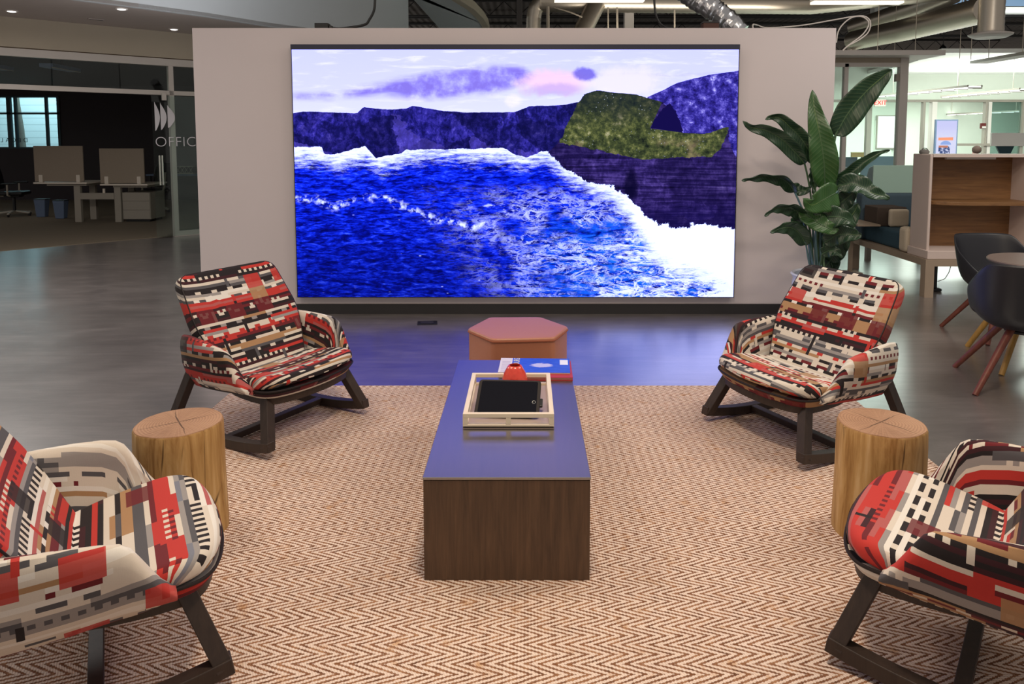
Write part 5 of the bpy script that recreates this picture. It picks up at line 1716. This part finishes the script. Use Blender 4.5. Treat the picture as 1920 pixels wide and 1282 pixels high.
for cx_ in (0.12, 0.42):
    MB().box(cx_ - 0.02, cx_ + 0.02, -0.012, 0.032, at(1660, 366, Yg).z - 0.02, at(1660, 361, Yg).z).build('clip', M_DESKLEG, t)
MB().box(0, wv, -0.02, 0.6, at(1660, 366, Yg).z - 0.05, at(1660, 366, Yg).z - 0.02).build('desk_top', M_DESKTOP, t)
for cx_ in (0.03, wv - 0.03):
    MB().box(cx_ - 0.03, cx_ + 0.03, 0.1, 0.16, 0, at(1660, 366, Yg).z - 0.05).build('leg', M_DESKLEG, t)
t = thing('bag', 'small grey bag lying on the booth top edge', 'bag', (4.07, 7.44, bz1))
MB().lathe([(0.001, 0.0), (0.04, 0.0), (0.05, 0.02), (0.035, 0.042), (0.001, 0.05)], 16).build('body', paint('grey_bag_fabric', (120, 116, 112), 0.9), t, smooth=60)
MB().tube([(-0.03, 0, 0.04), (-0.01, 0, 0.058), (0.02, 0, 0.055), (0.035, 0, 0.04)], 0.004, 6).build('strap', M_BASE, t)
t = thing('power_pole', 'black power pole with trailing cord beneath the booth', 'pole', (4.28, 7.52, 0))
MB().box(-0.018, 0.018, -0.018, 0.018, 0, 0.328).build('pole', M_BLACK, t)
MB().box(-0.10, 0.05, -0.06, 0.06, 0, 0.03).build('foot', M_BLACK, t, bevel=0.01)
MB().tube([(0.02, -0.02, 0.10), (0.09, -0.03, 0.13), (0.13, -0.03, 0.2), (0.16, -0.03, 0.33)], 0.004, 6).build('cord', M_DESKLEG, t)

# cafe table with two moulded chairs
tc = Vector((3.64, 5.04, 0))
t = thing('cafe_table', 'small round brown-grey table with oak legs at right edge', 'table', tc)
MB().lathe([(0.001, 0.715), (0.33, 0.715), (0.35, 0.725), (0.352, 0.735), (0.345, 0.742), (0.001, 0.742)], 48).build('table_top', paint('grey_brown_laminate', (112, 98, 92), 0.4), t, smooth=40)
MB().tube([(0, 0, 0.64), (0, 0, 0.716)], 0.13, 20).build('hub', M_BLACK, t, smooth=40)
for k in range(4):
    a = math.radians(210 + 90 * k)
    MB().tube([(0.09 * math.cos(a), 0.09 * math.sin(a), 0.70), (0.50 * math.cos(a), 0.50 * math.sin(a), 0.0)], [0.026, 0.018], 12).build('leg', M_OAK, t, smooth=50)


def shell_chair(label, loc, rz):
    t = thing('shell_chair', label, 'chair', loc, rz, group='black moulded chairs at the cafe table')
    # facing +y; bucket shell lofted from section rings
    rings = []

    def ring(z, rx, ry, cy, back=0.0):
        out = []
        for k in range(40):
            a = 2 * PI * k / 40
            ca, sa = math.cos(a), math.sin(a)
            x_ = rx * math.copysign(abs(ca) ** 0.72, ca)
            y_ = ry * math.copysign(abs(sa) ** (0.80 if sa < 0 else 1.0), sa)
            m_ = 1 if y_ > 0 else 1.0
            zz = z
            if back:
                rear = max(0.0, -math.sin(a))
                front = max(0.0, math.sin(a))
                side = abs(math.cos(a))
                zz = z + back * (min(1, rear * 1.6)) ** 1.1 - front ** 1.0 * 0.20
                y_ = y_ - rear * back * 0.28
            out.append((x_, cy + y_, zz))
        return out
    rings = [ring(0.395, 0.10, 0.10, 0.0), ring(0.402, 0.17, 0.17, 0.0), ring(0.43, 0.23, 0.225, 0.0), ring(0.48, 0.270, 0.255, -0.005), ring(0.55, 0.295, 0.272, -0.01, 0.03), ring(0.62, 0.305, 0.28, -0.015, 0.10), ring(0.665, 0.312, 0.285, -0.02, 0.175)]
    nn = 40
    V = [p for r_ in rings for p in r_]
    F = [tuple(range(nn))[::-1]] + [(i * nn + k, i * nn + (k + 1) % nn, (i + 1) * nn + (k + 1) % nn, (i + 1) * nn + k) for i in range(len(rings) - 1) for k in range(nn)]
    o = MB().add(V, F).build('shell', M_SHELL, t, smooth=60)
    so = o.modifiers.new('thickness', 'SOLIDIFY')
    so.thickness = 0.012
    so.offset = 1
    ss = o.modifiers.new('smooth', 'SUBSURF')
    ss.levels = ss.render_levels = 1
    MB().lathe([(0.001, 0.355), (0.10, 0.355), (0.11, 0.37), (0.10, 0.394), (0.001, 0.394)], 20).build('seat_bracket', M_BLACK, t, smooth=40)
    for sx, sy in ((-1, -1), (1, -1), (1, 1), (-1, 1)):
        MB().tube([(sx * 0.09, sy * 0.09, 0.385), (sx * 0.315, sy * 0.30, 0.0)], [0.024, 0.017], 12).build('leg', M_REDWOOD, t, smooth=50)
    return t


shell_chair('black moulded armchair with reddish legs, back turned, nearer at right edge', (3.19, 4.58, 0), math.radians(-20))
far_chair = shell_chair('black moulded armchair farther behind the round cafe table', (3.84, 5.80, 0), math.radians(184))
far_chair.scale = (0.95, 0.95, 0.95)

# seated person far behind the booth
def person():
    Y = 17.0
    p = at(1831, 280, Y)
    t = thing('person', 'person with short brown hair seated far behind the booth', 'person', (p.x, Y, 0), rz=math.radians(25))
    J = [(0, 0, 0.52), (0, -0.02, 0.72), (0, -0.02, 0.94), (0, 0.0, 1.08), (0, 0.015, 1.14), (0, 0.02, 1.24), (0, 0.03, 1.33),
         (-0.17, 0, 1.03), (-0.23, 0.06, 0.80), (-0.18, 0.28, 0.74), (-0.16, 0.36, 0.74), (0.17, 0, 1.03), (0.23, 0.06, 0.80), (0.18, 0.28, 0.74), (0.16, 0.36, 0.74),
         (-0.10, 0.05, 0.50), (-0.13, 0.42, 0.50), (-0.13, 0.42, 0.09), (-0.13, 0.55, 0.04), (0.10, 0.05, 0.50), (0.13, 0.42, 0.50), (0.13, 0.42, 0.09), (0.13, 0.55, 0.04)]
    E_ = [(0, 1), (1, 2), (2, 3), (3, 4), (4, 5), (5, 6), (3, 7), (7, 8), (8, 9), (9, 10), (3, 11), (11, 12), (12, 13), (13, 14), (0, 15), (15, 16), (16, 17), (17, 18), (0, 19), (19, 20), (20, 21), (21, 22)]
    R = [0.15, 0.13, 0.15, 0.09, 0.055, 0.085, 0.075, 0.07, 0.048, 0.036, 0.032, 0.07, 0.048, 0.036, 0.032, 0.095, 0.065, 0.045, 0.035, 0.095, 0.065, 0.045, 0.035]
    me = bpy.data.meshes.new('body')
    me.from_pydata(J, E_, [])
    me.materials.append(paint('skin_and_shirt', (196, 150, 140), 0.8))
    o = bpy.data.objects.new('body', me)
    COL.objects.link(o)
    o.parent = t
    o.modifiers.new('skin', 'SKIN')
    for i, r in enumerate(R):
        me.skin_vertices[0].data[i].radius = (r, r * 0.85)
    me.skin_vertices[0].data[0].use_root = True
    s_ = o.modifiers.new('smooth', 'SUBSURF'); s_.levels = s_.render_levels = 1
    hair = MB().lathe([(0.001, 0.0), (0.075, 0.01), (0.098, 0.06), (0.095, 0.12), (0.06, 0.165), (0.001, 0.18)], 20)
    h = hair.build('hair', paint('brown_hair', (66, 46, 40), 0.8, 0.2, 40), t, smooth=60)
    h.location = (0, -0.005, 1.235)
    task_chair('dark office chair carrying the person behind the booth', (p.x, Y, 0), math.radians(25), M_DESKLEG, M_TEAL, 'office chairs of the bright office')


person()

# ------------------------------------------------------------------ plant in pale pot
PY = 6.02
pc = Vector((at(1545, 515, PY).x, PY, 0))


def mat_leaf(name, dark, light):
    t = NT(name)
    u, v, _ = t.sep(t.uv())
    veins = t.m_('SINE', t.add(t.mul(v, 150.0), t.mul(t.m_('ABSOLUTE', u), 14.0)))
    n = t.noise(t.coord(), 7, 3)
    col = t.mix(n, s2l(dark), s2l(light))
    col = t.mix(t.step(t.m_('ABSOLUTE', u), 0.0, 0.05, 0.6, 0.0), col, s2l((128, 150, 84)))
    col = t.mix(t.mul(t.step(veins, 0.6, 1.0), 0.09), col, s2l((150, 166, 120)))
    return t.surf(col, 0.34, 0, t.bump(veins, 0.12, 0.003), 0.5)


M_LEAF = mat_leaf('dark_green_leaf', (20, 44, 32), (36, 68, 40))
M_LEAF2 = mat_leaf('mid_green_leaf', (34, 68, 30), (52, 92, 40))
M_STEM = paint('green_stem', (66, 92, 62), 0.5, 0.1)
M_STEM2 = paint('bluish_green_stem', (84, 112, 116), 0.5, 0.1)
pl = thing('potted_plant', 'tall bird of paradise plant in a pale glazed pot by the partition', 'plant', pc)
pt = MB().lathe([(0.15, 0.0), (0.175, 0.01), (0.225, 0.14), (0.25, 0.28), (0.255, 0.37), (0.245, 0.42), (0.26, 0.445), (0.268, 0.455), (0.255, 0.465), (0.235, 0.455), (0.232, 0.40), (0.05, 0.395)], 48)
pt.build('pot', paint('pale_glaze_screen_tint', (206, 212, 226), 0.22, 0.02, spec=0.6), pl, smooth=50)  # blue cast of the LED wall's light put into the glaze colour
MB().lathe([(0.001, 0.40), (0.15, 0.402), (0.231, 0.398), (0.001, 0.396)], 32).build('soil', paint('dark_soil', (44, 36, 30), 0.95, 0.3, 40), pl)
CS = 0.34303


def lp(x, y, dy=0.0):
    q = at(1370 + x * CS, 120 + y * CS, PY + dy)
    return q - pc


def leaf(pts_, wmax, fold=0.3, tilt=0.0, mat=None, base=None, stem_r=0.008, shape=1.0, mid_bend=None, stem_mat=None):
    """midrib through pts_ (base to tip, crop coordinates with depth offset); blade spread across it; petiole from the pot"""
    P = smooth_path([lp(*p) for p in pts_], 8)
    n = len(P) - 1
    V, U = [], []
    nu = 8
    up0 = None
    for i, p in enumerate(P):
        d = (P[min(i + 1, n)] - P[max(i - 1, 0)]).normalized()
        view = Vector((0, -1, 0))
        side = d.cross(view)
        side.normalize()
        nrm = side.cross(d).normalized()          # towards the viewer
        side = (side * math.cos(tilt) + nrm * math.sin(tilt)).normalized()
        nrm = side.cross(d).normalized()
        t = i / n
        w = wmax * (math.sin(PI * min(1, t ** 0.62 * 1.0)) ** 0.75 * (1 - 0.25 * t)) * shape if 0 < t < 1 else 0.002
        w = max(w, 0.002)
        for k in range(nu + 1):
            a = -1 + 2 * k / nu
            wav = 0.010 * math.sin(t * 23 + a * 2) * abs(a)
            q = p + side * (a * w * math.cos(fold * abs(a))) + nrm * (abs(a) * w * math.sin(fold) * 0.9 + wav - 0.0)
            V.append(q); U.append((a, t))
    F = [(i * (nu + 1) + k, i * (nu + 1) + k + 1, (i + 1) * (nu + 1) + k + 1, (i + 1) * (nu + 1) + k) for i in range(n) for k in range(nu)]
    o = MB().add(V, F, U).build('leaf', mat or M_LEAF, pl, smooth=80)
    so = o.modifiers.new('thickness', 'SOLIDIFY'); so.thickness = 0.003
    rib = MB().tube([q - Vector((0, 0.0, 0)) for q in P], [0.007 * (1 - 0.8 * i / n) for i in range(n + 1)], 6).build('midrib', M_STEM, o, smooth=60)
    if base:
        b = [lp(*q) for q in base]
        MB().tube(smooth_path(b + [P[0], P[min(3, n)]], 6), stem_r, 8).build('stalk', stem_mat or M_STEM, pl, smooth=60)


S = (470, 1130, 0.0)
leaf([(572, 392, 0.05), (640, 270, 0.03), (740, 150, 0.0), (830, 70, -0.03), (882, 30, -0.05)], 0.135, 0.35, 0.1, M_LEAF, [S, (500, 900, 0.0), (540, 600, 0.02)], 0.011)
leaf([(515, 680, -0.05), (510, 540, -0.07), (490, 400, -0.06), (460, 260, -0.02), (447, 142, 0.02)], 0.125, 0.28, 0.25, M_LEAF2, [(490, 1130, 0), (515, 900, -0.02)], 0.011)
leaf([(404, 545, 0.0), (340, 470, -0.03), (270, 405, -0.05), (190, 362, -0.06), (110, 345, -0.07), (66, 312, -0.08)], 0.085, 0.5, 0.3, M_LEAF, [(440, 1130, 0), (450, 900, 0), (435, 700, 0)], 0.008)
leaf([(462, 545, 0.02), (420, 460, 0.0), (375, 395, 0.0), (330, 350, 0.0), (275, 300, 0.0), (225, 288, 0.0), (190, 305, -0.02)], 0.082, 0.45, 0.3, M_LEAF, [(465, 1130, 0.03), (475, 900, 0.02), (462, 700, 0.02)], 0.009)
leaf([(350, 700, -0.02), (320, 655, -0.05), (270, 622, -0.08), (180, 612, -0.12), (110, 622, -0.16), (60, 637, -0.2)], 0.075, 0.6, 0.7, M_LEAF, [(445, 1130, 0), (430, 900, -0.02), (390, 790, -0.02)], 0.008, stem_mat=M_STEM2)
leaf([(400, 850, -0.1), (360, 800, -0.14), (300, 785, -0.18), (235, 790, -0.22), (185, 832, -0.25)], 0.075, 0.5, 0.5, M_LEAF, [(450, 1130, -0.03), (435, 980, -0.06)], 0.008, stem_mat=M_STEM2)
leaf([(412, 990, -0.1), (380, 930, -0.13), (330, 895, -0.16), (270, 900, -0.2), (218, 922, -0.24)], 0.080, 0.3, 0.2, M_LEAF, [(440, 1130, -0.05), (425, 1070, -0.08)], 0.007, stem_mat=M_STEM2)
leaf([(585, 700, -0.16), (545, 720, -0.2), (490, 750, -0.24), (440, 770, -0.26), (395, 735, -0.27)], 0.125, 0.15, 0.05, M_LEAF2, [(480, 1130, -0.05), (520, 950, -0.1), (560, 800, -0.14)], 0.009, stem_mat=M_STEM2)
leaf([(560, 660, 0.0), (640, 610, -0.02), (720, 545, -0.05), (800, 495, -0.08), (870, 472, -0.1)], 0.070, 0.7, 0.5, M_LEAF, [(500, 1130, 0.02), (530, 900, 0.02)], 0.008)
leaf([(585, 670, -0.06), (650, 655, -0.10), (710, 668, -0.13), (760, 700, -0.16), (830, 722, -0.18), (868, 738, -0.19)], 0.10, 0.35, 0.35, M_LEAF, [(500, 1130, 0.0), (535, 900, -0.02), (560, 760, -0.04)], 0.008)
leaf([(385, 800, -0.12), (440, 840, -0.18), (500, 880, -0.22), (560, 905, -0.25), (590, 910, -0.26)], 0.088, 0.2, 0.2, M_LEAF2, [(460, 1130, -0.05), (420, 950, -0.08)], 0.007, stem_mat=M_STEM2)
leaf([(530, 960, -0.06), (580, 900, -0.1), (640, 850, -0.13), (680, 800, -0.15), (695, 760, -0.16)], 0.095, 0.3, 0.3, M_LEAF, [(490, 1130, 0), (505, 1040, -0.03)], 0.008)
leaf([(510, 980, -0.12), (570, 940, -0.16), (630, 930, -0.2), (690, 935, -0.23), (715, 930, -0.24)], 0.088, 0.25, 0.25, M_LEAF, [(495, 1130, -0.03), (500, 1060, -0.08)], 0.007)
leaf([(480, 700, 0.06), (540, 760, 0.04), (600, 740, 0.02), (650, 700, 0.0)], 0.09, 0.25, 0.2, M_LEAF, [(485, 1130, 0.05), (480, 900, 0.06)], 0.008)
leaf([(500, 1040, -0.1), (540, 1020, -0.13), (580, 1030, -0.15), (610, 1060, -0.17)], 0.06, 0.3, 0.3, M_LEAF, [(490, 1130, -0.05), (495, 1080, -0.08)], 0.006)
leaf([(470, 870, -0.16), (520, 840, -0.2), (580, 835, -0.24), (640, 850, -0.27), (680, 890, -0.28)], 0.105, 0.2, 0.2, M_LEAF, [(480, 1130, -0.04), (465, 960, -0.1)], 0.008, stem_mat=M_STEM2)
leaf([(545, 800, 0.02), (600, 760, 0.0), (650, 720, -0.02), (690, 690, -0.04)], 0.10, 0.25, 0.2, M_LEAF, [(500, 1130, 0.02), (525, 950, 0.02)], 0.008)
leaf([(455, 560, 0.06), (450, 610, 0.05), (448, 660, 0.03), (452, 710, 0.0)], 0.06, 0.4, 0.2, M_LEAF, None)
leaf([(540, 1080, 0.04), (580, 1010, 0.0), (620, 960, -0.04), (640, 900, -0.06)], 0.09, 0.25, 0.2, M_LEAF, [(500, 1130, 0.03), (520, 1100, 0.04)], 0.007)
leaf([(560, 1130, 0.1), (540, 1060, 0.08), (520, 980, 0.06), (530, 900, 0.05)], 0.085, 0.3, 0.2, M_LEAF, None)
leaf([(395, 900, 0.08), (365, 870, 0.06), (340, 860, 0.05), (335, 890, 0.02)], 0.06, 0.3, 0.2, M_LEAF, [(440, 1130, 0.03), (415, 1000, 0.06)], 0.006)
leaf([(330, 660, 0.04), (370, 690, 0.02), (410, 690, 0.0), (440, 670, -0.02)], 0.055, 0.3, 0.3, M_LEAF, [(455, 1130, 0.02), (430, 900, 0.03), (380, 760, 0.04)], 0.006)
for i, (x0_, x1_) in enumerate(((425, 400), (440, 425), (455, 445), (470, 470), (485, 492), (500, 515))):
    MB().tube(smooth_path([lp(x0_ + 12, 1130, -0.02 * i), lp(x0_ + 4, 1000, -0.03), lp(x1_, 860, -0.04)], 6), 0.0095, 8).build('stalk', (M_STEM2, M_STEM)[i % 2], pl, smooth=60)
